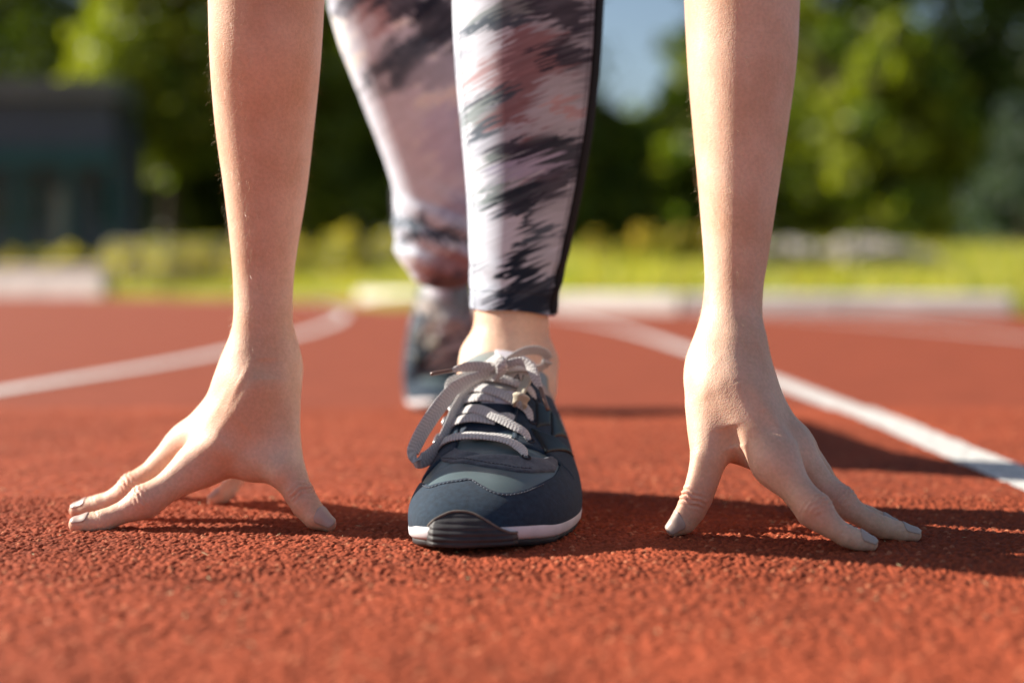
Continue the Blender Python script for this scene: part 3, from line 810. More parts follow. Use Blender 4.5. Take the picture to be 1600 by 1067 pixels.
def hand_field(H):
    tab = []
    for y, cx, r, D in H['arm']:
        c = P(cx, y, D); tab.append((c[2], c[0], c[1], r / FPX * D))
    tab = np.array(tab)[::-1]
    zz = np.linspace(tab[0, 0], tab[-1, 0], 200)
    fine = spline(tab[:, [1, 2, 0, 3]], 400)            # x, y, z, r
    fine = fine[np.argsort(fine[:, 2])]
    ax_, ay_, ar_ = (np.interp(zz, fine[:, 2], fine[:, k]) for k in (0, 1, 3))
    zlo = zz[0]
    fc = {}
    for n_ in ('index', 'middle', 'ring', 'pinky', 'thumb'):
        arr = np.array([[*a, r] for a, r in H[n_]])
        sp = spline(arr, 11)
        fc[n_] = [(q[:3], q[3]) for q in sp]
    HF = H['field_chain'] = fc

    def f(p):
        p = np.asarray(p, float)
        zc = np.clip(p[:, 2], zlo, zz[-1])
        dz = p[:, 2] - zc
        cx, cy, r = np.interp(zc, zz, ax_), np.interp(zc, zz, ay_), np.interp(zc, zz, ar_)
        arm = np.sqrt((p[:, 0] - cx) ** 2 + ((p[:, 1] - cy) * 0.90) ** 2 + dz * dz) - r
        arm = arm * 0.95
        c = H['carpus']
        palm = None
        for n_, ka in (('index', 0.72), ('middle', 0.76), ('ring', 0.72), ('pinky', 0.62)):
            a, ra = H[n_][0]
            cc_ = c[0] + np.array([0, (0.012 if n_ == 'ring' else 0.022 if n_ == 'pinky' else -0.004 if n_ == 'index' else 0.004), 0])
            e = seg(p, cc_, a, c[1] * ka, ra * 0.97)
            palm = e if palm is None else smin(palm, e, 0.022)
        d = smin(arm, palm, 0.025)
        for (a, ra), (b, rb) in H['fill']:
            d = smin(d, seg(p, a, b, ra * 0.86, rb * 0.86), 0.014)
        d = smin(d, chain(p, HF['thumb'], 0.004), 0.012)
        for a, b, w, amp in H['ridge']:
            q = p - a; ab = b - a
            t = np.clip((q @ ab) / (ab @ ab), 0, 1)
            d2 = ((q - t[:, None] * ab) ** 2)
            d2 = d2[:, 0] + d2[:, 2] + 0.05 * d2[:, 1]
            fade = np.sin(np.clip((q @ ab) / (ab @ ab), 0.0, 1.0) * math.pi) ** 0.5
            d = d - amp * fade * np.exp(-d2 / (w * w))
        for c0, w, amp in H['bump']:
            d = d - amp * np.exp(-(((p - c0) ** 2).sum(1)) / (w * w))
        fs = None
        for n_ in ('index', 'middle', 'ring', 'pinky'):
            e = chain(p, HF[n_], 0.004)
            nodes = H[n_]
            jn = 2 if len(nodes) > 4 else 1
            jc, jr = nodes[jn]
            ax = nodes[jn + 1][0] - nodes[jn - 1][0]; ax = ax / np.linalg.norm(ax)
            q = p - jc
            al = q @ ax
            dn = np.array(H['dors'][n_]); dn = dn - ax * (dn @ ax); dn /= np.linalg.norm(dn)
            back = sstep(0.1, 0.8, (q @ dn) / jr)
            near = np.exp(-(np.linalg.norm(q, axis=1) / (jr * 1.7)) ** 4)
            wob = 0.0006 * np.sin((q @ np.cross(ax, dn)) * 900)
            e = e - 0.0016 * back * np.exp(-(al / (jr * 0.6)) ** 2) * near - 0.0014 * np.exp(-(al / (jr * 0.75)) ** 2) * near + 0.0009 * np.exp(-((np.abs(al) - jr * 1.9) / (jr * 0.8)) ** 2) * np.exp(-(np.linalg.norm(q, axis=1) / (jr * 3.2)) ** 6)
            e = e + 0.0011 * np.cos((al + wob) * 2 * math.pi / 0.0033) * np.exp(-(al / 0.0058) ** 2) * back * near
            if len(nodes) > 4:                                   # fainter folds at the last joint
                jc2, jr2 = nodes[4]
                q2 = p - jc2; al2 = q2 @ ax
                e = e + 0.0004 * np.cos(al2 * 2 * math.pi / 0.0026) * np.exp(-(al2 / 0.003) ** 2) * sstep(0.1, 0.8, (q2 @ dn) / jr2) * np.exp(-(np.linalg.norm(q2, axis=1) / (jr2 * 1.7)) ** 4)
            fs = e if fs is None else smin(fs, e, 0.0035)
        d = smin(d, fs, 0.010)
        jc, jr = H['thumb'][3]
        ax = H['thumb'][4][0] - H['thumb'][2][0]; ax = ax / np.linalg.norm(ax)
        q = p - jc; al = q @ ax
        dn = np.array(H['dors']['thumb']); dn = dn - ax * (dn @ ax); dn /= np.linalg.norm(dn)
        near = np.exp(-(np.linalg.norm(q, axis=1) / (jr * 1.7)) ** 4)
        wob = 0.0008 * np.sin((q @ np.cross(ax, dn)) * 600)
        return d + 0.0014 * np.cos((al + wob) * 2 * math.pi / 0.0036) * np.exp(-(al / 0.0055) ** 2) * sstep(0.1, 0.8, (q @ dn) / jr) * near
    return f


def hand_red(V, H):
    r = np.zeros(len(V))
    for n_ in ('index', 'middle', 'ring', 'pinky', 'thumb'):
        nodes = H[n_]
        for j, amp in ((0, 0.42), (2 if len(nodes) > 4 else 1, 0.80), (len(nodes) - 1, 0.55)):
            if n_ == 'thumb' and j == 0: continue
            if n_ == 'thumb' and j == 2: j = 3
            c, rr = nodes[j]
            r = np.maximum(r, amp * np.exp(-(np.linalg.norm(V - c, axis=1) / (rr * 1.35)) ** 2))
    return r


def nail(H, f, name, L_, W_):
    a, b = H[name][-2][0], H[name][-1][0]
    rt = H[name][-1][1]
    ax = (b - a) / np.linalg.norm(b - a)
    dn = np.array(H['dors'][name]); dn = dn - ax * (dn @ ax); dn /= np.linalg.norm(dn)
    sd = np.cross(ax, dn)
    nu, nv = 13, 15
    V = []
    for i in range(nu):
        u = i / (nu - 1)                            # root to free edge
        for j in range(nv):
            v = j / (nv - 1) * 2 - 1
            w = W_ * (math.sqrt(max(0.0, 1 - (1 - u / 0.35) ** 2)) if u < 0.35 else 1 - 0.10 * (u - 0.35))
            w = max(w, 0.12 * W_)
            along = -L_ * 0.72 + L_ * u * (1.0 - 0.10 * v * v)
            c = b + ax * along
            th = v * w / (rt * 1.15)
            dr = dn * math.cos(th) + sd * math.sin(th)
            V.append((c, dr))
    C = np.array([x[0] for x in V]); Dr = np.array([x[1] for x in V])
    t = np.full(len(C), rt * 2.2)
    for _ in range(24):
        t = t - 0.8 * f(C + Dr * t[:, None])
    t = np.clip(t, 0.25 * rt, rt * 1.8)
    tg = t.reshape(nu, nv)
    for k in range(nu):                             # the plate runs straight past the fingertip's fall-away
        u = k / (nu - 1)
        if u > 0.60:
            tg[k] = np.maximum(tg[k], tg[int(0.60 * (nu - 1))] - rt * 0.75 * (u - 0.60))
    t = tg.ravel()
    up = C + Dr * (t + 0.00045)[:, None]
    dnv = C + Dr * (t - 0.0006)[:, None]
    F1 = grid_faces(nu, nv)
    n = nu * nv
    ring = [j for j in range(nv)] + [i * nv + nv - 1 for i in range(1, nu)] + [(nu - 1) * nv + j for j in range(nv - 2, -1, -1)] + [i * nv for i in range(nu - 2, 0, -1)]
    side = np.array([[ring[i], ring[i - 1], ring[i - 1] + n, ring[i] + n] for i in range(len(ring))])
    F = np.concatenate([F1, F1[:, ::-1] + n, side])
    VV = np.concatenate([up, dnv])
    return VV, F


# ------------------------------------------------------------------ the runner's joints
J = {
    'hipL': np.array([0.075, 1.40, 0.72]), 'hipR': np.array([-0.105, 1.36, 0.70]),
    'kneeL': np.array([0.020, 1.105, 0.500]),
    'pelvis': np.array([-0.015, 1.45, 0.76]), 'chest': np.array([-0.01, 1.12, 0.74]), 'neck': np.array([-0.01, 0.98, 0.72]),
    'shL': np.array([0.165, 1.03, 0.655]), 'shR': np.array([-0.180, 0.945, 0.655]),
    'head': np.array([-0.01, 0.875, 0.755]),
}
person = empty('person', (0, 1.1, 0))
thing(person, 'runner crouched at the start in patterned leggings, fingertips resting on the red track', 'person')
PINV = Matrix.Translation((0, -1.1, 0))


def part(name, V, F, mat, parent=None, **k):
    """A piece of the runner, given in world coordinates."""
    o = mk(name, np.asarray(V) - np.array([0, 1.1, 0]), F, mat, parent if parent is not None else person, **k)
    return o


def build_body():
    hr, hl = right_hand(), left_hand()
    fr, fl_ = hand_field(hr), hand_field(hl)
    parts, red = [], []
    for H, f in ((hr, fr), (hl, fl_)):
        pts = [n_[0] for k in ('index', 'middle', 'ring', 'pinky', 'thumb') for n_ in H[k]]
        lo = np.min(pts, 0) - 0.02; hi = np.max(pts, 0) + 0.02
        for y, cx, r, D in H['arm'][2:]:
            a, r = nd(cx, y, D, r)
            lo = np.minimum(lo, a - r * 1.15 - 0.006); hi = np.maximum(hi, a + r * 1.15 + 0.006)
        hi[2] = 0.400
        V, F = mesh_field(f, lo, hi, 0.0010, 0)
        parts.append((V, F)); red.append(hand_red(V, H))
    # front ankle and shin (bare between legging hem and shoe)
    ank = nds((808, 300, 1.126, 50), (801, 420, 1.122, 51), (799, 475, 1.120, 55), (799, 510, 1.118, 57), (796, 548, 1.118, 63), (792, 600, 1.11, 68), (790, 660, 1.09, 62))
    shin_top = [(P(820, 0, 1.126), 0.038)]
    heel = [ank[-2], (np.array([-0.005, 1.14, 0.05]), 0.030)]
    mall = [nd(742, 556, 1.118, 12), nd(851, 566, 1.125, 13)]
    
    def fa(p):
        d = chain(p, shin_top + ank, 0.004)
        d = smin(d, chain(p, heel, 0.02), 0.02)
        for c, r in mall: d = smin(d, np.linalg.norm(p - c, axis=1) - r, 0.018)
        return d
    V, F = mesh_field(fa, (-0.07, 1.03, 0.04), (0.07, 1.20, 0.42), 0.002)
    parts.append((V, F)); red.append(np.zeros(len(V)))

    def fb(p):
        d = chain(p, [(J['shR'], 0.048), (P(410, -420, 0.955), 0.035), (P(417, -110, 0.9695), 0.039)], 0.02)
        d = np.minimum(d, chain(p, [(J['shL'], 0.048), (P(1150, -420, 1.02), 0.036), (P(1157, -110, 1.017), 0.041)], 0.02))
        t = smin(seg(p, J['pelvis'], J['chest'], 0.115, 0.115), seg(p, J['shL'], J['shR'], 0.055, 0.055), 0.08)
        t = smin(t, seg(p, J['chest'], J['neck'], 0.10, 0.05), 0.06)
        t = smin(t, seg(p, J['neck'], J['head'], 0.048, 0.05), 0.03)
        d = smin(d, t, 0.05)
        # head: skull, jaw, nose, brows, lips, ears; the face looks forward and down (-y, slightly -z)
        h = J['head']
        fw = np.array([0, -0.94, -0.34]); upv = np.array([0, -0.34, 0.94])
        loc = np.stack([(p - h)[:, 0], (p - h) @ fw, (p - h) @ upv], 1)
        sk = ellip(loc, np.array([0, -0.005, 0.045]), np.array([0.072, 0.092, 0.082]))
        jaw = ellip(loc, np.array([0, 0.042, -0.035]), np.array([0.052, 0.048, 0.062]))
        hd = smin(sk, jaw, 0.03)
        hd = smin(hd, seg(loc, np.array([0, 0.082, 0.02]), np.array([0, 0.104, -0.012]), 0.007, 0.011), 0.012)
        for sx in (-1, 1):
            hd = np.maximum(hd, -(np.linalg.norm(loc - np.array([sx * 0.030, 0.094, 0.016]), axis=1) - 0.013) * 1.0) if False else hd
            hd = smin(hd, np.linalg.norm(loc - np.array([sx * 0.030, 0.070, 0.014]), axis=1) - 0.0125, 0.006)
            hd = smin(hd, ellip(loc, np.array([sx * 0.074, -0.005, 0.005]), np.array([0.008, 0.018, 0.030])), 0.008)
            hd = smin(hd, seg(loc, np.array([sx * 0.014, 0.082, 0.034]), np.array([sx * 0.046, 0.070, 0.034]), 0.006, 0.005), 0.01)
        hd = smin(hd, seg(loc, np.array([-0.018, 0.083, -0.038]), np.array([0.018, 0.083, -0.038]), 0.006, 0.006), 0.006)
        return smin(d, hd, 0.02)
    V, F = mesh_field(fb, (-0.30, 0.66, 0.36), (0.30, 1.62, 0.96), 0.006)
    parts.append((V, F)); red.append(np.zeros(len(V)))
    V, F = join(parts)
    body = part('body', V, F, M['skin'], attrs={'red': np.concatenate(red)})
    for H, f in ((hr, fr), (hl, fl_)):
        for n_, L_, W_ in (('thumb', 0.0145, 0.0068), ('index', 0.0135, 0.0058), ('middle', 0.0135, 0.0058), ('ring', 0.0125, 0.0052), ('pinky', 0.0100, 0.0044)):
            NV, NF = nail(H, f, n_, L_, W_)
            o = part('fingernail', NV, NF, M['nail'], body)
    return hr, hl, fr, fl_, body


HR, HL, FR, FL, BODY = build_body()


def arm_hair():
    rng = np.random.default_rng(3)
    Vs = []
    for H, f in ((HR, FR), (HL, FL)):
        n = 2600
        z = rng.uniform(0.12, 0.40, n); a = rng.uniform(-math.pi, math.pi, n)
        tab = []
        for y, cx, r, D in H['arm']:
            c = P(cx, y, D); tab.append((c[2], c[0], c[1], r / FPX * D))
        tab = np.array(sorted(tab))
        c = np.stack([np.interp(z, tab[:, 0], tab[:, 1]), np.interp(z, tab[:, 0], tab[:, 2]), z], 1)
        d = np.stack([np.sin(a), np.cos(a), np.zeros(n)], 1)
        t = np.full(n, 0.06)
        for _ in range(16): t = t - 0.9 * f(c + d * t[:, None])
        root = c + d * t[:, None]
        ln = rng.uniform(0.003, 0.0085, n)[:, None]
        dirv = d * rng.uniform(0.25, 0.8, n)[:, None] + np.array([0, 0, -1.0]) + rng.normal(size=(n, 3)) * 0.3
        dirv /= np.linalg.norm(dirv, axis=1, keepdims=True)
        mid = root + dirv * ln * 0.55 + d * ln * 0.12; tip = root + dirv * ln
        w = np.cross(dirv, d); w /= np.linalg.norm(w, axis=1, keepdims=True) + 1e-9
        w = w * 0.000042
        Vs.append(np.stack([root - w, root + w, mid + w * 0.7, mid - w * 0.7, tip], 1))
    V = np.concatenate(Vs); n = len(V)
    i = np.arange(n)[:, None] * 5
    F = np.concatenate([i + np.array([0, 1, 2]), i + np.array([0, 2, 3]), i + np.array([3, 2, 4])])
    o = part('arm_hair', V.reshape(-1, 3), F, M['fair_hair'], BODY)
    o['kind'] = 'stuff'


M['fair_hair'] = material('fair_hair', (0.75, 0.58, 0.38), 0.4, 0.5)
arm_hair()



# ------------------------------------------------------------------ clothing
def print_colour(x, y, blobs, base, k=0, ang=R(-22), jag=1.0):
    """The brushed print of the fabric in the fabric's own plane (pixel-sized units): patches of ink dragged along one direction."""
    c, s_ = math.cos(ang), math.sin(ang)
    u = x * c + y * s_; v = -x * s_ + y * c
    row = np.floor(v / 2.6 + 1.3 * vnoise(u / 60, v / 14, 3 + k))
    off = (hsh(row, np.floor(u / 90 + 7 * hsh(row, 1, k)), 11 + k) - 0.5) * 40 * jag + (hsh(row, 5, 12 + k) - 0.5) * 30 * jag + (vnoise(u / 55, v / 45, 5 + k) - 0.5) * 34
    col = np.empty((len(x), 3)); col[:] = base
    gen = vnoise((u + off) / 75, v / 30, 21 + k)
    col = col * (0.62 + 0.75 * gen)[:, None]
    for bx, by, rx, ry, cc in blobs:
        du = (x + off * c - bx) / rx; dv = (y + off * s_ - by) / ry
        d = np.sqrt(du * du + dv * dv) + (vnoise((u + off) / 26, v / 9, 8 + k) - 0.5) * 0.5
        m = sstep(1.20, 0.78, d)[:, None] * (0.82 + 0.18 * vnoise((u + off) / 40, v / 5, 9 + k))[:, None]
        col = col * (1 - m) + np.array(cc) * m
    st = 0.80 + 0.18 * vnoise((u + off * 0.4) / 48, v / 2.2, 31 + k) + 0.16 * vnoise((u + off) / 30, v / 7, 33 + k)
    return np.clip(col * st[:, None], 0.004, 0.82)


WHITE, PALE, PINK, MAUVE = (0.60, 0.66, 0.76), (0.40, 0.45, 0.54), (0.44, 0.33, 0.36), (0.24, 0.145, 0.165)
PLUM, NAVY, SLATE, GREEN, LILAC = (0.030, 0.034, 0.058), (0.006, 0.015, 0.032), (0.055, 0.085, 0.120), (0.18, 0.24, 0.25), (0.36, 0.38, 0.53)
FRONT_BLOBS = [(735, 30, 60, 45, WHITE), (790, 45, 50, 18, GREEN), (870, 40, 60, 40, PLUM), (800, 70, 70, 18, PALE), (805, 125, 88, 58, MAUVE), (750, 130, 40, 34, PINK), (722, 170, 26, 100, WHITE), (745, 90, 30, 26, WHITE),
               (868, 160, 42, 30, PALE), (880, 105, 40, 22, PLUM), (766, 170, 24, 13, SLATE), (735, 195, 32, 22, GREEN), (800, 208, 58, 30, MAUVE), (840, 285, 30, 12, PINK), (856, 200, 46, 34, PALE), (880, 180, 30, 18, PINK), (770, 235, 40, 24, PALE), (868, 252, 60, 30, NAVY),
               (800, 250, 42, 15, PLUM), (775, 265, 34, 18, GREEN), (740, 285, 34, 40, WHITE), (825, 272, 46, 18, LILAC), (775, 310, 30, 20, GREEN), (860, 295, 42, 22, PLUM), (815, 335, 42, 38, NAVY), (868, 352, 36, 28, PALE),
               (842, 372, 26, 18, SLATE), (790, 352, 22, 16, SLATE), (775, 60, 46, 12, SLATE), (750, 215, 22, 12, SLATE), (760, 380, 50, 44, WHITE), (850, 410, 40, 30, PALE), (806, 408, 16, 22, NAVY), (814, 432, 34, 22, NAVY), (822, 458, 74, 30, NAVY), (812, 420, 34, 26, NAVY), (800, 474, 60, 16, NAVY), (760, 440, 30, 24, WHITE), (750, 470, 22, 16, PALE)]
REAR_BLOBS = [(600, 10, 90, 34, PLUM), (690, 30, 60, 50, NAVY), (575, 40, 30, 30, PINK), (560, 70, 26, 40, WHITE), (640, 95, 52, 34, SLATE), (600, 120, 34, 30, SLATE), (690, 110, 40, 30, PALE), (610, 220, 60, 90, WHITE), (700, 220, 36, 70, (0.52, 0.56, 0.72)),
              (640, 320, 60, 34, WHITE), (715, 325, 26, 16, LILAC), (690, 372, 70, 14, NAVY), (640, 345, 34, 12, SLATE), (650, 395, 40, 16, WHITE), (705, 425, 60, 28, MAUVE), (690, 460, 50, 20, PLUM)]  # thin dark patches at the knee put the shade of cloth folds into the colour

# front lower leg: (pixel row, left edge, right edge, distance)
LEG_ROWS = [(-190, 718, 952, 1.118), (-100, 708, 950, 1.122), (0, 707, 942, 1.126), (100, 711, 936, 1.128), (200, 720, 925, 1.129), (300, 729, 908, 1.128), (400, 733, 886, 1.126), (450, 734, 874, 1.124), (489, 735, 868, 1.122)]


def leg_table():
    t = []
    for y, l, r, D in LEG_ROWS:
        c = P((l + r) / 2, y, D)
        t.append([c[0], c[1], c[2], (r - l) / 2 / FPX * D, (l + r) / 2, (r - l) / 2, y])
    return np.array(t)


def front_leg_point(th, z, off=0.0):
    t = spline(leg_table(), 300); t = t[np.argsort(t[:, 2])]
    g = lambda k: np.interp(z, t[:, 2], t[:, k])
    cx, cy, r, pc, pr, py = g(0), g(1), g(3), g(4), g(5), g(6)
    shin = 1.0 + 0.03 * np.exp(-((th + 0.25) / 0.45) ** 2) - 0.02 * np.exp(-((th - 0.5) / 0.4) ** 2)
    wr = 0.0007 * np.sin(z * 260 + 2.5 * np.sin(th * 2)) * np.exp(-((z - 0.165) / 0.03) ** 2) * (0.4 + np.cos(th * 2 + 1) ** 2)
    rr = r * shin + off + wr
    X = cx + rr * np.sin(th)
    Y = cy - rr * np.cos(th) * (1.06 + 0.10 * (np.cos(th) < 0) * sstep(0.2, 0.32, z))
    f = np.where(np.abs(th) < 1.0, np.sin(th), np.sign(th) * (math.sin(1) + math.cos(1) * (np.abs(th) - 1)))
    return np.stack([X, Y, np.broadcast_to(z, X.shape)], -1), pc + pr * f, py


def hem_z(th):
    """the hem hangs a little lower on its outer side and dips"""
    return 0.1487 - 0.0030 * np.sin(th) + 0.0008 * np.sin(3 * th + 1)


SIDE_TH = lambda z: 1.00 + 0.06 * sstep(0.15, 0.35, z)     # front edge of the black side panel, radians round the leg


def build_leggings():
    nv, nu = 430, 460
    th = np.linspace(-math.pi, math.pi, nu, endpoint=False)
    zt = 0.455
    w = np.linspace(0, 1, nv)[:, None]
    zb = hem_z(th)[None, :]
    Z = zb + (zt - zb) * w
    TH = np.broadcast_to(th[None, :], Z.shape)
    V, px, py = front_leg_point(TH, Z)
    # a folded hem: thickness turned inwards below
    Vi, _, _ = front_leg_point(TH[:12], Z[:12], -0.0016)
    V0 = V.reshape(-1, 3); px = px.ravel(); py = py.ravel()
    colr = print_colour(px, py, FRONT_BLOBS, PALE)
    F = grid_faces(nv, nu, True)
    n0 = len(V0)
    Fi = grid_faces(12, nu, True, n0)[:, ::-1]
    j = np.arange(nu); rim = np.stack([j, n0 + j, n0 + (j + 1) % nu, (j + 1) % nu], 1)[:, ::-1]
    V1 = np.concatenate([V0, Vi.reshape(-1, 3)]); c1 = np.concatenate([colr, colr[:12 * nu] * 0.9])
    F1 = np.concatenate([F, Fi, rim])

    # rear leg, both thighs and hips
    knee = nd(697, 372, 1.470, 70); shin = [nd(703, 382, 1.54, 58), nd(708, 398, 1.74, 46), nd(712, 402, 1.91, 38)]
    thigh = [(J['hipR'] + np.array([0, 0.04, 0.03]), 0.092), nd(640, -120, 1.345, 132), nd(648, 0, 1.375, 130), nd(672, 140, 1.415, 103), nd(692, 270, 1.452, 78)]
    sp = spline(np.array([[*a, r] for a, r in thigh + [knee]]), 16)
    R1 = [(q[:3], q[3]) for q in sp]
    R2 = [knee] + shin

    def fr_(p):
        d = chain(p, R1, 0.01)
        d = smin(d, chain(p, R2, 0.015), 0.03)
        kc = nd(640, 388, 1.44, 10)[0]
        pxx = p[:, 0] / p[:, 1] * FPX + 800; pyy = HZ - (p[:, 2] - CAMH) / p[:, 1] * FPX
        # gathers of cloth at the knee fold
        q = (pyy - 372) - 0.42 * (pxx - 680)
        fold = np.exp(-(np.hypot(pxx - 680, pyy - 375) / 75) ** 4)
        d = d - 0.0032 * fold * np.sin(q * 0.16 + 0.5) - 0.0012 * fold * np.sin(q * 0.33 + pxx * 0.05)
        return d

    def ft(p):
        d = chain(p, [(J['hipL'] + np.array([0, 0.04, 0.03]), 0.095), ((J['hipL'] + J['kneeL']) / 2 + np.array([0, 0, 0.01]), 0.083), (J['kneeL'], 0.060)], 0.03)
        d = smin(d, seg(p, J['kneeL'], np.array([0.0155, 1.118, 0.475]), 0.060, 0.050), 0.02)
        pel = smin(seg(p, J['hipL'] + np.array([0, 0.06, 0.05]), J['hipR'] + np.array([0, 0.10, 0.06]), 0.105, 0.105), seg(p, J['pelvis'], J['pelvis'] + np.array([0, -0.10, 0.01]), 0.120, 0.118), 0.05)
        d = smin(d, pel, 0.05)
        return smin(d, chain(p, R1[:6], 0.02), 0.03)
    Vr, Fr = mesh_field(fr_, (-0.30, 1.22, 0.09), (0.06, 2.02, 0.56), 0.0042)
    pxr = Vr[:, 0] / Vr[:, 1] * FPX + 800; pyr = HZ - (Vr[:, 2] - CAMH) / Vr[:, 1] * FPX
    cr = print_colour(pxr, pyr, REAR_BLOBS, (0.70, 0.78, 0.92), 50, R(-40), 0.7)
    Vt, Ft = mesh_field(ft, (-0.28, 0.90, 0.34), (0.26, 1.72, 0.98), 0.008)
    ct = print_colour(Vt[:, 0] * 2000 + 800, Vt[:, 2] * 1500 + Vt[:, 1] * 900, [], (0.3, 0.25, 0.28), 77)
    V, F = join([(V1, F1), (Vr, Fr), (Vt, Ft)])
    leg = part('leggings', V, F, M['legging'], col=np.concatenate([c1, cr, ct]))
    # black side panel, standing a little proud of the print
    nu2, nv2 = 60, 240
    tt = np.linspace(0, 1, nu2)[None, :]; zz = (0.1468 + (0.455 - 0.1468) * np.linspace(0, 1, nv2))[:, None]
    TH2 = SIDE_TH(zz) + tt * (1.05 - 0.2 * sstep(0.15, 0.3, zz))
    ZB = np.broadcast_to(zz, TH2.shape)
    edge = np.minimum(1, np.minimum(tt, 1 - tt) / 0.04)
    A, _, _ = front_leg_point(TH2, ZB, 0.0011 * np.sqrt(edge) + 0.0001)
    Bk, _, _ = front_leg_point(TH2, ZB, -0.001)
    Fp = grid_faces(nv2, nu2); n = nv2 * nu2
    cap = np.array([[jj, n + jj, n + jj + 1, jj + 1] for jj in range(nu2 - 1)])
    part('side_panel', np.concatenate([A.reshape(-1, 3), Bk.reshape(-1, 3)]), np.concatenate([Fp, Fp[:, ::-1] + n, cap[:, ::-1]]), M['black_jersey'], leg)
    # stitched seams: dashes of thread sunk in a line
    def seam(thf, z0, z1, n=64, name='seam'):
        parts = []
        for k in range(n):
            za, zb_ = z0 + (z1 - z0) * (k + 0.1) / n, z0 + (z1 - z0) * (k + 0.82) / n
            z = np.linspace(za, zb_, 3)
            pt, _, _ = front_leg_point(thf(z), z, 0.00012)
            parts.append(tube(pt, 0.00030, 4))
        V, F = join_lists(parts)
        part(name, V, F, M['thread_dark'], leg)
    seam(lambda z: SIDE_TH(z) - 0.055, 0.150, 0.40, 90)
    seam(lambda z: SIDE_TH(z) - 0.105, 0.150, 0.40, 90)
    seam(lambda z: -1.12 + 0.05 * np.sin(z * 9), 0.150, 0.40, 90)
    for dz in (0.0148,):
        parts = []
        for k in range(110):
            a0 = -math.pi + 2 * math.pi * (k + 0.1) / 110; a1 = -math.pi + 2 * math.pi * (k + 0.8) / 110
            a = np.linspace(a0, a1, 3)
            pt, _, _ = front_leg_point(a, hem_z(a) + dz, 0.00012)
            parts.append(tube(pt, 0.00030, 4))
        V, F = join_lists(parts)
        part('hem_stitching', V, F, M['thread_dark'], leg)
    # black gusset behind the rear knee
    g = nds((622, 292, 1.475, 13), (622, 318, 1.475, 15), (624, 345, 1.475, 13))
    V, F = tube(spline(np.array([x[0] for x in g]), 12), 0.0085, 10)
    part('knee_panel', V, F, M['black_jersey'], leg)
    return leg


def build_top_and_hair():
    def ft(p):
        d = seg(p, J['pelvis'] + np.array([0, -0.03, 0]), J['chest'], 0.128, 0.126)
        d = smin(d, seg(p, J['chest'], J['neck'] + np.array([0, 0.06, 0]), 0.110, 0.075), 0.05)
        for sh, el in ((J['shR'], P(414, -300, 0.960)), (J['shL'], P(1153, -300, 1.02))):
            d = smin(d, seg(p, J['chest'] * 0.5 + sh * 0.5, sh, 0.08, 0.062), 0.05)
            d = smin(d, seg(p, sh, sh * 0.45 + el * 0.55, 0.060, 0.053), 0.02)
        return d + 0.002 * np.sin(p[:, 1] * 90 + p[:, 0] * 60)
    V, F = mesh_field(ft, (-0.32, 0.80, 0.42), (0.30, 1.64, 0.96), 0.008)
    part('sports_top', V, F, M['top'])
    h = J['head']
    fw = np.array([0, -0.94, -0.34]); up = np.array([0, -0.34, 0.94])

    def fh(p):
        loc = np.stack([(p - h)[:, 0], (p - h) @ fw, (p - h) @ up], 1)
        d = ellip(loc, np.array([0, -0.012, 0.052]), np.array([0.079, 0.096, 0.086]))
        d = np.maximum(d, (loc[:, 1] - 0.045 - 0.9 * np.maximum(loc[:, 2] - 0.05, -0.2) * 0.6))
        d = np.maximum(d, -(loc[:, 2] + 0.03))
        tail = chain(loc, [(np.array([0, -0.095, 0.08]), 0.022), (np.array([0.01, -0.16, 0.06]), 0.032), (np.array([0.02, -0.20, -0.03]), 0.026), (np.array([0.02, -0.20, -0.12]), 0.008)], 0.02)
        return smin(d, tail, 0.02) + 0.0015 * np.sin(loc[:, 0] * 260 + loc[:, 1] * 40)
    V, F = mesh_field(fh, (-0.14, 0.70, 0.60), (0.14, 1.18, 0.98), 0.005)
    part('hair', V, F, M['hair'])
    # eyes
    for sx in (-1, 1):
        c = h + np.array([sx * 0.030, 0, 0]) + fw * 0.0735 + up * 0.014
        a = np.linspace(0, math.pi, 9); b = np.linspace(0, 2 * math.pi, 14, endpoint=False)
        A, B = np.meshgrid(a, b, indexing='ij')
        V = c + 0.0115 * np.stack([np.sin(A) * np.cos(B), np.sin(A) * np.sin(B), np.cos(A)], -1).reshape(-1, 3)
        part('eye', V, grid_faces(9, 14, True), M['label_white'], BODY)


LEG = build_leggings()
build_top_and_hair()


# ------------------------------------------------------------------ running shoes
ST = np.array([  # distance, left x, right x, top height
    (0.8880, -0.0330, -0.0290, 0.0150), (0.8890, -0.0420, -0.0190, 0.0205), (0.8915, -0.0480, -0.0100, 0.0240), (0.8960, -0.0540, -0.0015, 0.0278), (0.905, -0.0600, 0.0100, 0.0330), (0.920, -0.0645, 0.0230, 0.0395),
    (0.940, -0.0663, 0.0335, 0.0462), (0.960, -0.0658, 0.0402, 0.0518), (0.980, -0.0640, 0.0445, 0.0580), (1.000, -0.0615, 0.0470, 0.0685), (1.020, -0.0580, 0.0478, 0.0835), (1.040, -0.0545, 0.0468, 0.0975),
    (1.060, -0.0505, 0.0452, 0.1090), (1.080, -0.0465, 0.0435, 0.1160), (1.100, -0.0430, 0.0415, 0.118), (1.125, -0.0405, 0.0385, 0.118), (1.150, -0.0370, 0.0345, 0.118), (1.166, -0.0300, 0.0275, 0.118), (1.176, -0.0160, 0.0140, 0.118), (1.1785, -0.0030, 0.0010, 0.118)])
_sf = spline(np.column_stack([ST[:, 0], ST[:, 1] * 1.0, ST[:, 2], ST[:, 3]]), 900)
_sf = _sf[np.argsort(_sf[:, 0])]


def st(y, k):
    return np.interp(y, _sf[:, 0], _sf[:, k])


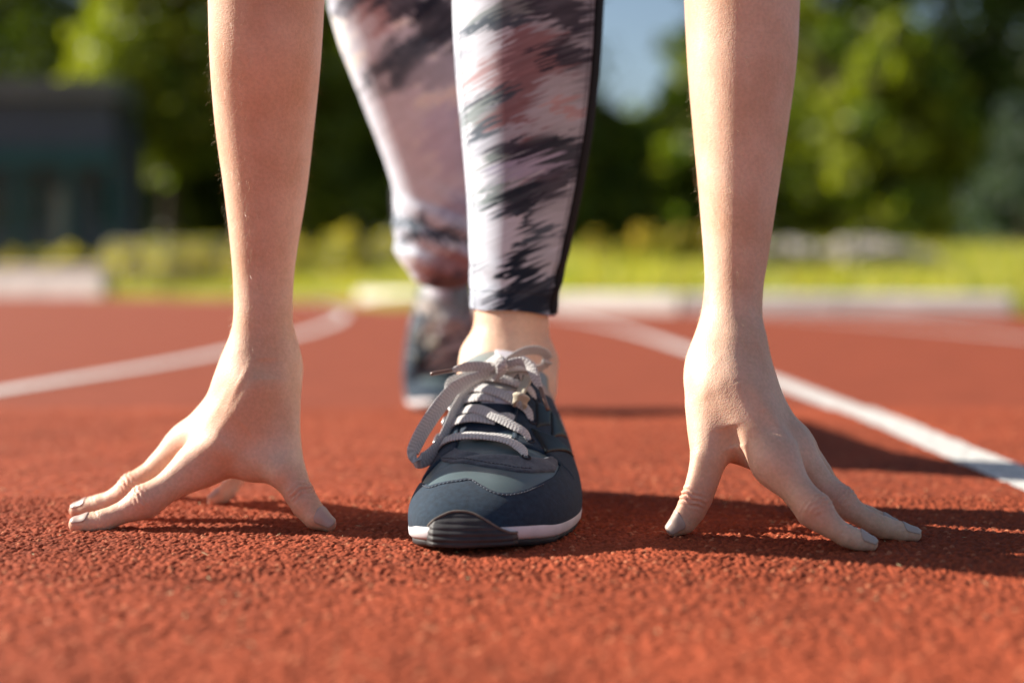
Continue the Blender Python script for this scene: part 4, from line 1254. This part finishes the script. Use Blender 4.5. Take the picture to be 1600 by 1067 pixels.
def SP(y, t):
    """Point of the shoe's upper: y from toe to heel, t from the right edge (0) over the top to the left edge (1)."""
    y = np.asarray(y, float); t = np.asarray(t, float)
    y, t = np.broadcast_arrays(y, t)
    xl, xr, H = st(y, 1), st(y, 2), st(y, 3)
    xc, hw = (xl + xr) / 2, (xr - xl) / 2
    back = sstep(0.95, 1.04, y)
    e1 = 0.80 + 0.25 * back; e2 = 0.80 + 0.22 * back
    c, s_ = np.cos(math.pi * t), np.sin(math.pi * t)
    zb = 0.0105 + 0.003 * sstep(0.93, 0.89, y)
    bulge = 1.0 + 0.03 * np.sin(math.pi * np.clip(np.abs(s_) * 1.6, 0, 1))
    x = xc + hw * np.sign(c) * np.abs(c) ** e1 * bulge - 0.004 * back * np.abs(s_) ** 2
    z = zb + (H - zb) * np.abs(s_) ** e2
    # the front leans: upper parts of the toe lie a little further back
    yy = y + 0.0035 * sstep(0.93, 0.888, y) * np.abs(s_)
    # creases across the toe box where it flexes
    z = z - 0.0012 * np.exp(-((y - 0.968 - 0.010 * c) / 0.0035) ** 2) * s_ ** 4 + 0.0008 * np.exp(-((y - 0.958 - 0.012 * c) / 0.006) ** 2) * s_ ** 4
    return np.stack([x, yy, z], -1)


def SN(y, t):
    e = 1e-4
    y = np.clip(y, 0.8884, 1.17)
    a = SP(y + e, t) - SP(y - e, t)
    b = SP(y, np.clip(t + e, 0.0005, 1)) - SP(y, np.clip(t - e, 0, 0.9995))
    n = np.cross(b, a)
    n /= np.linalg.norm(n, axis=-1, keepdims=True) + 1e-12
    c = np.stack([(st(y, 1) + st(y, 2)) / 2, y + 0.012, np.full(np.shape(y), 0.02)], -1)
    return np.where(((SP(y, t) - c) * n).sum(-1, keepdims=True) < 0, -n, n)


_gy = 0.888 + (1.10 - 0.888) * np.linspace(0, 1, 420) ** 1.3
_gt = np.linspace(0, 1, 420)
_GY, _GT = np.meshgrid(_gy, _gt, indexing='ij')
_GP = SP(_GY, _GT); _GN = SN(_GY, _GT)
_gpx = _GP[..., 0] / _GP[..., 1] * FPX + 800
_gpy = HZ - (_GP[..., 2] - CAMH) / _GP[..., 1] * FPX
_vis = ((_GP - np.array([0, 0, CAMH])) * _GN).sum(-1) < 0.0


def inv(px, py):
    """Where on the upper a feature seen in the photograph lies: (y, t)."""
    d = np.where(_vis, np.hypot(_gpx - px, _gpy - py), 1e9)
    i = np.unravel_index(np.argmin(d), d.shape)
    return _GY[i], _GT[i]


def invs(pts):
    return np.array([inv(*p) for p in pts])


SHOE = []          # (name, vertices, faces, material, extras) of one shoe; parents by name


def shoe_piece(name, V, F, mat, **k):
    SHOE.append((name, np.asarray(V, float), F, mat, k))


def shell(Y, T, off, thick, soft=2):
    """A panel of material lying on the upper over the (y, t) grid, its edges rolled down."""
    nu, nv = Y.shape
    n = SN(Y, T); p = SP(Y, T)
    i = np.minimum(np.arange(nu), np.arange(nu)[::-1])[:, None]; j = np.minimum(np.arange(nv), np.arange(nv)[::-1])[None, :]
    ed = np.clip(np.minimum(i, j) / soft, 0, 1)
    top = p + n * (off + thick * (1 - (1 - ed) ** 2 * 0.55))[..., None]
    bot = p + n * (off - 0.0012)
    N = nu * nv
    F = grid_faces(nu, nv)
    ring = list(range(nv)) + [a * nv + nv - 1 for a in range(1, nu)] + [(nu - 1) * nv + b for b in range(nv - 2, -1, -1)] + [a * nv for a in range(nu - 2, 0, -1)]
    side = np.array([[ring[a], ring[a - 1], ring[a - 1] + N, ring[a] + N] for a in range(len(ring))])
    return np.concatenate([top.reshape(-1, 3), bot.reshape(-1, 3)]), np.concatenate([F[:, ::-1], F + N, side[:, ::-1]])


def fn_t(pts, ends=None):
    """y as a smooth function of t through points seen in the photograph."""
    a = invs(pts)
    if ends: a = np.concatenate([np.array(ends, float).reshape(-1, 2), a]) if len(ends) else a
    a = a[np.argsort(a[:, 1])]
    return lambda t: np.interp(t, a[:, 1], a[:, 0])


def smooth1(v, n=5):
    k = np.ones(n) / n
    return np.convolve(np.pad(v, n // 2, 'edge'), k, 'valid')


def quad_panel(c, off, thick, mat, name, n=14, m=14, curve=0.0):
    a = invs(c)
    u = np.linspace(0, 1, n)[:, None]; v = np.linspace(0, 1, m)[None, :]
    B = lambda k: (a[0, k] * (1 - u) + a[3, k] * u) * (1 - v) + (a[1, k] * (1 - u) + a[2, k] * u) * v
    V, F = shell(B(0), B(1) + curve * np.sin(math.pi * v) * np.ones_like(u), off, thick)
    shoe_piece(name, V, F, mat)


def stitches(pts, name='stitching', lift=0.0022, n=60, r=0.00042, mat='stitch'):
    a = invs(pts)
    s_ = spline(np.column_stack([a[:, 0] * 1, a[:, 1] * 0.12, np.zeros(len(a))]), 300)
    y, t = s_[:, 0], s_[:, 1] / 0.12
    p = SP(y, t) + SN(y, t) * lift
    L = np.concatenate([[0], np.cumsum(np.linalg.norm(np.diff(p, axis=0), axis=1))])
    parts = []
    n = max(6, int(L[-1] / 0.0028))
    for k in range(n):
        q = np.linspace((k + 0.12) / n, (k + 0.80) / n, 4) * L[-1]
        pp = np.stack([np.interp(q, L, p[:, d]) for d in range(3)], 1)
        parts.append(tube(pp, r, 5))
    shoe_piece(name, *join_lists(parts), mat)


def ribbon(C, W, width, thick=0.0018):
    """A flat woven lace along the centre points C, its width along the vectors W."""
    C = np.asarray(C); n = len(C)
    T = np.gradient(C, axis=0); T /= np.linalg.norm(T, axis=1, keepdims=True) + 1e-12
    W = np.broadcast_to(np.asarray(W, float), C.shape)
    W = W - T * (W * T).sum(1, keepdims=True); W = W / (np.linalg.norm(W, axis=1, keepdims=True) + 1e-12)
    N = np.cross(T, W)
    width = np.broadcast_to(np.asarray(width, float), (n,))
    a = np.linspace(0, 2 * math.pi, 16, endpoint=False)
    cx = np.sign(np.cos(a)) * np.abs(np.cos(a)) ** 0.55; cz = np.sign(np.sin(a)) * np.abs(np.sin(a)) ** 0.75
    V = C[:, None, :] + W[:, None, :] * (cx[None, :, None] * width[:, None, None] / 2) + N[:, None, :] * (cz[None, :, None] * thick / 2)
    L = np.concatenate([[0], np.cumsum(np.linalg.norm(np.diff(C, axis=0), axis=1))])
    uv = np.stack([cx[None, :] * width[:, None] / 2, np.broadcast_to(L[:, None], (n, 16))], -1).reshape(-1, 2)
    F = grid_faces(n, 16, True).tolist() + [list(range(16)), list(range((n - 1) * 16 + 15, (n - 1) * 16 - 1, -1))]
    return V.reshape(-1, 3), F, uv


def lace(pts, width=0.0086, taper=(1, 1), name='lace'):
    """pts: (px, py, lift in mm): a strand lying on the upper."""
    q = []
    nn = []
    for px, py, lf in pts:
        y, t = inv(px, py)
        n = SN(y, t); q.append(SP(y, t) + n * lf * 0.001); nn.append(n)
    C = spline(np.column_stack([np.array(q), np.array(nn)]), 40)
    n = C[:, 3:]; C = C[:, :3]
    T = np.gradient(C, axis=0)
    W = np.cross(n, T)
    u = np.linspace(0, 1, 40)
    w = width * (1 - (0.62 * np.clip(1 - u / 0.16, 0, 1) ** 1.5 if taper[0] else 0) - (0.62 * np.clip(1 - (1 - u) / 0.16, 0, 1) ** 1.5 if taper[1] else 0))
    V, F, uv = ribbon(C, W, w)
    shoe_piece(name, V, F, 'lace', uv=uv)


def free_lace(pts, W, width_px, name='lace', n=50, thick=0.0018, mat='lace'):
    p = np.array([P(*a) for a in pts])
    W = np.asarray(W, float)
    if W.ndim == 1: W = np.broadcast_to(W, p.shape)
    C = spline(np.column_stack([p, W]), n)
    wp = np.interp(np.linspace(0, 1, n), np.linspace(0, 1, len(width_px)) if np.ndim(width_px) else [0, 1], width_px if np.ndim(width_px) else [width_px] * 2)
    V, F, uv = ribbon(C[:, :3], C[:, 3:], wp / FPX * 1.03, thick)
    shoe_piece(name, V, F, mat, uv=uv)


def build_shoe():
    # ---- the upper itself
    y = (0.888 + (1.072 - 0.888) * np.linspace(0, 1, 150) ** 1.35)[:, None]; t = np.linspace(0, 1, 110)[None, :]
    shoe_piece('upper', SP(y, t).reshape(-1, 3), grid_faces(150, 110)[:, ::-1], 'navy_leather')
    # quarters round the heel
    yy = np.concatenate([np.linspace(1.050, 1.15, 30), 1.15 + (1.1784 - 1.15) * np.linspace(0, 1, 22)[1:] ** 0.6])
    right = np.stack([st(yy, 2), yy], 1); left = np.stack([st(yy, 1), yy], 1)[::-1]
    pl = np.concatenate([right, left[1:]])
    hh = np.interp(pl[:, 1], [1.05, 1.065, 1.09, 1.12, 1.15, 1.179], [0.066, 0.075, 0.080, 0.080, 0.086, 0.097])
    cx = np.full(len(pl), -0.001)
    ctr = np.stack([cx, np.minimum(pl[:, 1], 1.135)], 1)
    vv = np.linspace(0, 1, 24)
    rows = []
    for v in vv:
        k = 1.0 + 0.05 * math.sin(min(1, v * 1.5) * math.pi) - 0.27 * v ** 1.4
        xy = ctr + (pl - ctr) * k
        rows.append(np.column_stack([xy, 0.012 + (hh - 0.012) * v]))
    for v in (1.0, 0.8, 0.4):                              # padded collar turning in
        k = (1.0 - 0.27) - 0.16 * (1.0 if v < 1 else 0.5)
        xy = ctr + (pl - ctr) * k
        rows.append(np.column_stack([xy, 0.012 + (hh - 0.012) * v + (0.003 if v == 1.0 else 0)]))
    G = np.stack(rows)
    nq = len(pl)
    shoe_piece('quarter', G[:24].reshape(-1, 3), grid_faces(24, nq), 'navy_suede')
    shoe_piece('collar_lining', G[23:].reshape(-1, 3), grid_faces(4, nq), 'lining')
    # ---- sole: outline a little wider than the upper
    yo = 0.8865 + (1.1805 - 0.8865) * (0.5 - 0.5 * np.cos(np.linspace(0, math.pi, 90)))
    def rim(grow):
        c = 1.033
        ys = c + (yo - c) * (1 + grow / 0.147)
        xl = st(np.clip(yo, 0.888, 1.1785), 1) - grow; xr = st(np.clip(yo, 0.888, 1.1785), 2) + grow
        return np.concatenate([np.stack([xr, ys], 1), np.stack([xl, ys], 1)[::-1]])
    def level(grow, z0, zh, spring):
        r = rim(grow)
        z = z0 + (zh - z0) * sstep(1.0, 1.15, r[:, 1]) + spring * sstep(0.935, 0.885, r[:, 1])
        return np.column_stack([r, z])
    mid = [level(-0.006, 0.0050, 0.0050, 0.004), level(0.0000, 0.0052, 0.0055, 0.004), level(0.0016, 0.0070, 0.010, 0.004), level(0.0020, 0.0105, 0.018, 0.003), level(0.0016, 0.0140, 0.026, 0.003), level(0.0004, 0.0158, 0.031, 0.002), level(-0.004, 0.0160, 0.032, 0.002)]
    G = np.stack(mid); n = G.shape[1]
    Fm = grid_faces(len(mid), n, True).tolist() + [list(range(n))]
    shoe_piece('midsole', G.reshape(-1, 3), Fm, 'midsole')
    out = [level(-0.006, 0.0003, 0.0003, 0.0045), level(-0.0030, 0.0002, 0.0002, 0.0045), level(-0.0006, 0.0018, 0.0018, 0.0045), level(-0.0004, 0.0052, 0.0052, 0.0045), level(-0.004, 0.0056, 0.0056, 0.0045)]
    G = np.stack(out)
    lug = 0.0012 * (np.sin(G[..., 1] * 2 * math.pi / 0.011) > 0) * (np.arange(5) < 3)[:, None]
    G[..., 2] += lug * (G[..., 1] > 0.93)
    Fo = grid_faces(5, n, True).tolist() + [list(range(n))]
    shoe_piece('outsole', G.reshape(-1, 3), Fo, 'outsole')
    # ---- toe bumper: rubber wrapped up over the toe, ribbed
    top = np.array([(660, 834), (672, 822), (684, 809), (702, 797.5), (720, 795), (742, 800), (760, 812), (781, 829), (800, 839), (818, 846)], float)
    px = np.linspace(660, 818, 90)
    ty = np.interp(px, *spline(np.column_stack([top, np.zeros(len(top))]), 300)[:, :2].T)
    tp = np.array([SP(*inv(a, b)) for a, b in zip(px, ty)])
    for _ in range(5): tp = np.stack([smooth1(tp[:, d], 11) for d in range(3)], 1)
    ux = np.interp(px, [660, 818], [-0.0640, 0.0100])
    fr = rim(0.0)
    half = len(yo)
    xs = np.concatenate([fr[half:][::-1][::-1]])            # left side, heel to toe
    fx = np.concatenate([fr[half:, 0], fr[:half, 0]]); fy = np.concatenate([fr[half:, 1], fr[:half, 1]])
    m = fy < 0.96
    fx, fy = fx[m], fy[m]; o = np.argsort(fx)
    bx = tp[:, 0] * 1.0
    by = np.interp(bx, fx[o], fy[o]); by = smooth1(smooth1(by, 11), 11)
    bt = np.stack([bx, by - 0.0005, np.full(len(bx), 0.0030) + 0.0035 * sstep(0.935, 0.89, by)], 1)
    nv = 60
    v = np.linspace(0, 1, nv)[:, None, None]
    nrm = np.stack([np.gradient(by), -np.gradient(bx), np.zeros(len(bx))], 1); nrm /= np.linalg.norm(nrm, axis=1, keepdims=True)
    nrm[:, 1] = -np.abs(nrm[:, 1])
    hgt = (tp[:, 2] - bt[:, 2])
    endt = np.minimum(1, np.minimum(np.arange(90), np.arange(90)[::-1]) / 14.0)
    zrel = (v * hgt[None, :, None])
    rib = 0.00075 * (np.sin(zrel * 2 * math.pi / 0.0036) * 0.5 + 0.5) ** 0.6 * np.minimum(1, np.minimum(v, 1 - v) / 0.10)
    B = bt[None] * (1 - v) + tp[None] * v + nrm[None] * ((0.0058 + 0.0032 * np.sin(math.pi * v) * np.clip(hgt / 0.024, 0.1, 1)[None, :, None]) * endt[None, :, None] + rib * endt[None, :, None])
    back = B[::-1] * np.array([1, 1, 1]) + np.array([0, 0.004, 0])
    G = np.concatenate([B, back[[0, -1]]])
    shoe_piece('toe_bumper', G.reshape(-1, 3), grid_faces(len(G), 90, False), 'outsole')
    e = B[-1] + np.array([0, -0.0004, 0.0002])
    shoe_piece('bumper_edge', *tube(e[3:-6], 0.0008, 7), 'bumper_edge')
    # ---- panels of the upper
    ec = [(653, 750), (662, 757), (673, 761), (690, 756), (704, 753), (717, 751), (728, 749), (737, 750), (744, 754), (753, 760), (764, 766.5), (778, 771), (793, 772.5), (806, 770.5), (820, 767), (834, 761), (847, 755), (862, 745)]
    ft = fn_t(ec)
    a = invs(ec); t0, t1 = a[:, 1].min(), a[:, 1].max()
    T1 = np.linspace(0.0, 1.0, 150)
    edge = ft(T1)
    edge = np.where(T1 < t0, edge[np.searchsorted(T1, t0)] + (1.075 - edge[np.searchsorted(T1, t0)]) * sstep(t0, t0 - 0.05, T1), edge)
    edge = np.where(T1 > t1, ft(t1) + (1.00 - ft(t1)) * sstep(t1, 1.0, T1), edge)
    edge = smooth1(edge, 3)
    w = (np.linspace(0, 1, 70) ** 1.15)[:, None]
    Yg = 0.8881 + (edge[None, :] - 0.8881) * w; Tg = np.broadcast_to(T1[None, :], Yg.shape)
    V, F = shell(Yg, Tg, 0.0004, 0.0014)
    shoe_piece('mudguard', V, F, 'navy_suede')
    stitches([(x, y_ + 4.5) for x, y_ in ec[1:-1]])
    # toe box of smooth grey-green leather
    T2 = np.linspace(max(0.04, t0 - 0.02), min(0.97, t1 + 0.02), 90)
    w = np.linspace(0, 1, 50)[:, None]
    Yg = (ft(T2) - 0.012)[None, :] * (1 - w) + 0.995 * w
    V, F = shell(Yg, np.broadcast_to(T2[None], Yg.shape), 0.0001, 0.0003)
    shoe_piece('toe_box', V, F, 'teal_leather')
    # front of the eyestay: a band of suede across the foot
    lo = [(676, 718), (684, 717), (695, 723), (710, 724.5), (725, 725), (741, 727), (757, 730), (771, 732), (784, 734), (798, 737), (811, 739), (830, 740), (849, 739), (866, 738)]
    fl = fn_t(lo)
    al = invs(lo); ta, tb = al[:, 1].min(), al[:, 1].max()
    T3 = np.linspace(ta, tb, 90)
    yl = smooth1(fl(T3), 5); yh = yl + 0.020 + 0.012 * np.abs(np.linspace(-1, 1, 90)) ** 2
    w = np.linspace(0, 1, 24)[:, None]
    V, F = shell(yl[None] * (1 - w) + yh[None] * w, np.broadcast_to(T3[None], (24, 90)), 0.0006, 0.0014)
    shoe_piece('eyestay_front', V, F, 'sunlit_suede')
    stitches([(x, y_ - 4) for x, y_ in lo[1:-2]], lift=0.0024)
    # tongue in the throat, then the two eyestays
    Yt = np.linspace(0.984, 1.06, 50)
    ti = invs([(799, 693), (803, 650), (811, 612), (822, 588)]); to = invs([(717, 693), (719, 648), (733, 616), (748, 590)])
    tr = np.interp(Yt, np.sort(ti[:, 0]), ti[np.argsort(ti[:, 0]), 1]); tl = np.interp(Yt, np.sort(to[:, 0]), to[np.argsort(to[:, 0]), 1])
    w = np.linspace(0, 1, 40)[None, :]
    V, F = shell(np.broadcast_to(Yt[:, None], (50, 40)), (tr[:, None] - 0.02) * (1 - w) + (tl[:, None] + 0.02) * w, -0.0006, 0.0008)
    shoe_piece('tongue', V, F, 'navy_leather')
    Ye = np.linspace(0.982, 1.075, 60)
    trE = np.interp(Ye, Yt, tr); tlE = np.interp(Ye, Yt, tl)
    w = np.linspace(0, 1, 26)[None, :]
    V, F = shell(np.broadcast_to(Ye[:, None], (60, 26)), np.full((60, 1), 0.13) * (1 - w) + trE[:, None] * w, 0.0004, 0.0020)
    shoe_piece('eyestay', V, F, 'navy_suede')
    V, F = shell(np.broadcast_to(Ye[:, None], (60, 26)), tlE[:, None] * (1 - w) + np.full((60, 1), 0.87) * w, 0.0004, 0.0020)
    shoe_piece('eyestay', V, F, 'navy_suede')
    stitches([(803, 690), (807, 650), (816, 614)], lift=0.0027, r=0.0003)
    # glossy slanted overlays on the outer side
    quad_panel([(834, 629), (857, 644), (856, 668), (836, 672)], 0.0018, 0.0016, 'gloss_panel', 'side_overlay')
    quad_panel([(857, 645), (868, 662), (881, 688), (858, 690)], 0.0022, 0.0016, 'gloss_panel', 'side_overlay')
    quad_panel([(828, 674), (860, 688), (891, 716), (850, 712)], 0.0026, 0.0016, 'gloss_panel', 'side_overlay')
    quad_panel([(826, 592), (846, 596), (866, 640), (842, 622)], 0.0012, 0.0014, 'beige_mesh', 'collar_panel')
    quad_panel([(852, 610), (862, 606), (890, 694), (882, 688)], 0.0010, 0.0014, 'lining', 'side_band')
    # tongue flap above the throat, with label
    cy = np.array([(1.020, 0.0850), (1.040, 0.0990), (1.060, 0.1112), (1.078, 0.1180), (1.088, 0.1195), (1.093, 0.1170)])
    cs = spline(np.column_stack([cy, np.zeros(len(cy))]), 30)
    def flap(u0, u1, v0, v1, off, nu=22, nv=24):
        u = np.linspace(u0, u1, nu)[None, :]; v = np.linspace(v0, v1, nv)
        yc = np.interp(v, np.linspace(0, 1, 30), cs[:, 0])[:, None]; zc = np.interp(v, np.linspace(0, 1, 30), cs[:, 1])[:, None]
        X = -0.0055 + 0.033 * u + 0 * yc
        Y_ = yc + 0.020 * np.abs(u) ** 2.2
        Z_ = zc - 0.0125 * np.abs(u) ** 2.4 - 0.003 * u
        top = np.stack([X, Y_, Z_], -1)
        nrm_ = np.array([0, -0.55, 0.83])
        A = top + nrm_ * off; B_ = top - nrm_ * 0.004
        N = nu * nv; F0 = grid_faces(nv, nu)
        ring = list(range(nu)) + [a_ * nu + nu - 1 for a_ in range(1, nv)] + [(nv - 1) * nu + b_ for b_ in range(nu - 2, -1, -1)] + [a_ * nu for a_ in range(nv - 2, 0, -1)]
        side = np.array([[ring[a_], ring[a_ - 1], ring[a_ - 1] + N, ring[a_] + N] for a_ in range(len(ring))])
        return np.concatenate([A.reshape(-1, 3), B_.reshape(-1, 3)]), np.concatenate([F0, F0[:, ::-1] + N, side])
    shoe_piece('tongue_top', *flap(-1.0, 1.0, 0.0, 1.0, 0.0), 'satin_grey')
    shoe_piece('tongue_label', *flap(-0.22, 0.72, 0.62, 0.995, 0.0009), 'label_white')
    shoe_piece('tongue_panel', *flap(-0.45, 0.80, 0.16, 0.60, 0.0010), 'beige_mesh')
    shoe_piece('tongue_label', *flap(-0.50, 0.45, -0.02, 0.14, 0.0016), 'label_white')
    # print on the tongue
    cu = bpy.data.curves.new('tongue_text', 'FONT'); cu.body = 'Alr'; cu.size = 0.0092; cu.extrude = 0.00008; cu.shear = 0.15
    to_ = bpy.data.objects.new('tongue_text', cu); COL.objects.link(to_)
    dg = bpy.context.evaluated_depsgraph_get(); me = bpy.data.meshes.new_from_object(to_.evaluated_get(dg))
    tv = np.array([v_.co[:] for v_ in me.vertices]); tf = [tuple(p_.vertices) for p_ in me.polygons]
    bpy.data.objects.remove(to_); bpy.data.curves.remove(cu); bpy.data.meshes.remove(me)
    o_ = P(800, 594.5, 1.036); xa = np.array([0.985, 0.10, -0.16]); ya = np.array([0.10, 0.62, 0.78])
    xa /= np.linalg.norm(xa); ya -= xa * (xa @ ya); ya /= np.linalg.norm(ya)
    shoe_piece('tongue_print', o_ + tv[:, :1] * xa + tv[:, 1:2] * ya + np.cross(xa, ya) * (tv[:, 2:3] + 0.0006), tf, 'print_black')
    # ---- laces across the foot
    lace([(690, 706, 2.0), (697, 698, 4.0), (710, 691.5, 4.6), (735, 688.5, 4.6), (768, 692, 4.8), (796, 700, 5.0), (812, 709, 4.2), (820, 718, 2.2)])
    lace([(738, 688, 2.0), (760, 685, 2.2), (780, 686, 2.2), (798, 689, 2.2)], 0.0065, (1, 0))
    lace([(699, 683, 2.0), (707, 673, 3.6), (722, 662, 3.8), (742, 657.5, 3.2), (760, 658, 2.4), (775, 660, 1.6)], taper=(1, 0))
    lace([(720, 648, 1.6), (735, 644, 3.4), (752, 646, 4.2), (775, 659, 4.8), (800, 674, 5.0), (816, 683, 4.4), (826, 692, 2.2)])
    lace([(803, 656, 1.2), (793, 653, 2.0), (780, 654, 2.2), (768, 656, 1.6)], 0.0062, (0, 0))
    lace([(706, 650, 2.0), (711, 641, 3.6), (724, 632, 4.0), (742, 627, 3.6), (762, 625, 3.0), (776, 625, 2.4)], taper=(1, 0))
    lace([(724, 622, 2.2), (738, 614, 3.8), (756, 613, 4.4), (780, 622, 5.0), (803, 635, 5.0), (820, 647, 4.4), (829, 661, 2.2)])
    lace([(742, 604, 3.0), (756, 598, 4.6), (780, 600, 5.2), (803, 606, 5.0), (822, 614, 4.2), (834, 627, 2.0)], 0.0085)
    lace([(760, 590, 4.0), (790, 584, 4.8), (815, 583, 4.8), (830, 590, 3.6)], 0.0075, (0, 1))
    # eyelets
    for ex, ey in ((690, 707), (699, 684), (706, 651), (821, 719), (827, 693), (830, 662), (835, 628)):
        yy_, tt_ = inv(ex, ey); c = SP(yy_, tt_); n_ = SN(yy_, tt_)
        u_ = np.cross(n_, [0, 0, 1.0]); u_ /= np.linalg.norm(u_); w_ = np.cross(n_, u_)
        aa = np.linspace(0, 2 * math.pi, 14)
        shoe_piece('eyelet', *tube(c + n_ * 0.0025 + 0.0028 * (np.cos(aa)[:, None] * u_ + np.sin(aa)[:, None] * w_), 0.0007, 6), 'thread_dark')
    for ex, ey, ex2, ey2 in ((697, 652, 692, 664), (707, 622, 700, 640), (690, 680, 682, 694)):   # metal lace hooks at the inner side
        a_, b_ = inv(ex, ey), inv(ex2, ey2)
        p0, n0 = SP(*a_), SN(*a_); p1, n1 = SP(*b_), SN(*b_)
        shoe_piece('lace_hook', *tube(spline(np.array([p0 + n0 * 0.001, p0 + n0 * 0.006, (p0 + p1) / 2 + n0 * 0.007, p1 + n1 * 0.006, p1 + n1 * 0.001]), 16), 0.0013, 7), 'metal')
    # ---- the bow
    A = np.array([(776, 578, 1.034), (742, 590, 1.030), (712, 606, 1.022), (686, 636, 1.010), (664, 668, 1.000), (650, 694, 0.992), (645, 709, 0.988)], float)
    W1 = 0.80 * np.array([-0.74, 0, 0.67]) + 0.60 * np.array([0, -1.0, 0]); W1 /= np.linalg.norm(W1)
    loop = [tuple(a_) for a_ in A] + [(653, 719, 0.990), (668, 715, 0.996), (688, 694, 1.006), (703, 664, 1.016), (714, 636, 1.028), (734, 608, 1.038), (774, 585, 1.040)]
    free_lace(loop, W1, [15, 19, 24, 28, 28, 27, 25, 24, 23, 22, 20, 18, 16], 'bow_loop', 110)
    free_lace([(782, 569, 1.036), (800, 558, 1.044), (818, 549, 1.050), (836, 547, 1.054), (850, 551, 1.058), (856, 560, 1.062), (851, 571, 1.066), (835, 577, 1.062), (812, 579, 1.054), (786, 577, 1.044)],
              (0.10, -0.62, 0.78), [14, 17, 18, 18, 17, 17, 16, 15, 14, 13], 'bow_loop', 90)
    free_lace([(768, 572, 1.030), (745, 572, 1.028), (725, 574, 1.026), (707, 578.5, 1.024)], (0.05, -0.25, 0.97), [11, 17, 17, 7], 'lace_end', 40)
    free_lace([(770, 583, 1.046), (735, 586, 1.052), (708, 594, 1.050), (699, 604, 1.046), (698, 616, 1.040)], (-0.3, -0.3, 0.9), [12, 14, 14, 13], 'lace', 40)
    free_lace([(786, 572, 1.030), (800, 567, 1.028), (815, 565, 1.026), (828, 572, 1.022), (835, 586, 1.018), (840, 598, 1.016), (845, 607, 1.015)], [(0, -0.3, 0.95)] * 3 + [(0.6, -0.3, 0.7)] + [(0.95, -0.25, 0.2)] * 3, [12, 14, 15, 16, 16, 15, 7], 'lace_end', 60)
    for a_, b_ in (((707, 578.5, 1.024), (673, 584.5, 1.020)), ((844, 605, 1.0155), (856.5, 641, 1.008))):
        p0, p1 = P(*a_), P(*b_)
        shoe_piece('aglet', *tube(np.linspace(p0, p1, 6), [0.0016, 0.0016, 0.0015, 0.0015, 0.0015, 0.0014], 10), 'aglet')
    # knot: a wrap of lace over the crossing
    kp = [(764, 566, 1.040), (770, 561, 1.032), (778, 562, 1.024), (784, 572, 1.021), (783, 583, 1.025), (776, 590, 1.034)]
    free_lace(kp, (0.75, -0.15, 0.55), [14, 19, 19, 17, 15], 'knot', 40, 0.0036)
    free_lace([(766, 578, 1.036), (772, 571, 1.028), (780, 566, 1.027), (790, 566, 1.036)], (0.1, -0.4, 0.9), [12, 15, 13], 'knot', 30, 0.0034)
    # cream loop that keeps the tongue in place
    free_lace([(827, 588, 1.034), (822, 597, 1.026), (816, 608, 1.018), (813, 616, 1.014)], (0.85, -0.2, 0.3), [17, 19, 19, 15], 'tongue_loop', 30, 0.0022, 'cream_cord')
    free_lace([(804, 630, 1.016), (806, 621, 1.006), (814, 619, 1.001), (821, 625, 1.004), (819, 634, 1.012)], (0.1, -0.75, 0.65), [12, 15, 15, 12], 'tongue_loop', 30, 0.0030, 'cream_cord')


build_shoe()
SHOE_O = np.array([-0.0090, 0.9300, 0.0])


def place_shoe(xf, label=None):
    e = empty('running_shoe', (0, 0, 0)); e.parent = person
    if label: e['label'] = label
    flip = xf(np.array([[0, 0, 0], [1.0, 0, 0], [0, 1, 0], [0, 0, 1]]))
    mirrored = np.linalg.det(flip[1:] - flip[0]) < 0
    for name, V, F, mat, k in SHOE:
        W = xf(V - SHOE_O)
        Fx = F
        if mirrored:
            Fx = F[:, ::-1] if isinstance(F, np.ndarray) else [tuple(f)[::-1] for f in F]
        part(name, W, Fx, M[mat], e, **k)
    return e


place_shoe(lambda q: q + SHOE_O)
_pt = R(54)


def rear_xf(q):
    a = q * np.array([-1.0, 1, 1])
    yaw = R(-2)
    x = a[:, 0] * math.cos(yaw) - a[:, 1] * math.sin(yaw); y = a[:, 0] * math.sin(yaw) + a[:, 1] * math.cos(yaw)
    # toes stay bent on the ground, the rest of the shoe is lifted about the ball of the foot
    b = 0.030
    k = sstep(-0.010, 0.075, y)
    ang = _pt * k
    yy = y - b
    Y_ = np.cos(ang) * yy - np.sin(ang) * a[:, 2] + b
    Z_ = np.sin(ang) * np.maximum(yy, 0) + np.cos(ang) * a[:, 2] - np.sin(ang) * np.minimum(yy, 0) * 0
    return np.stack([x - 0.094, Y_ + 1.915, Z_ + 0.002], 1)


place_shoe(rear_xf, 'rear shoe with its heel raised and toe bent on the track')
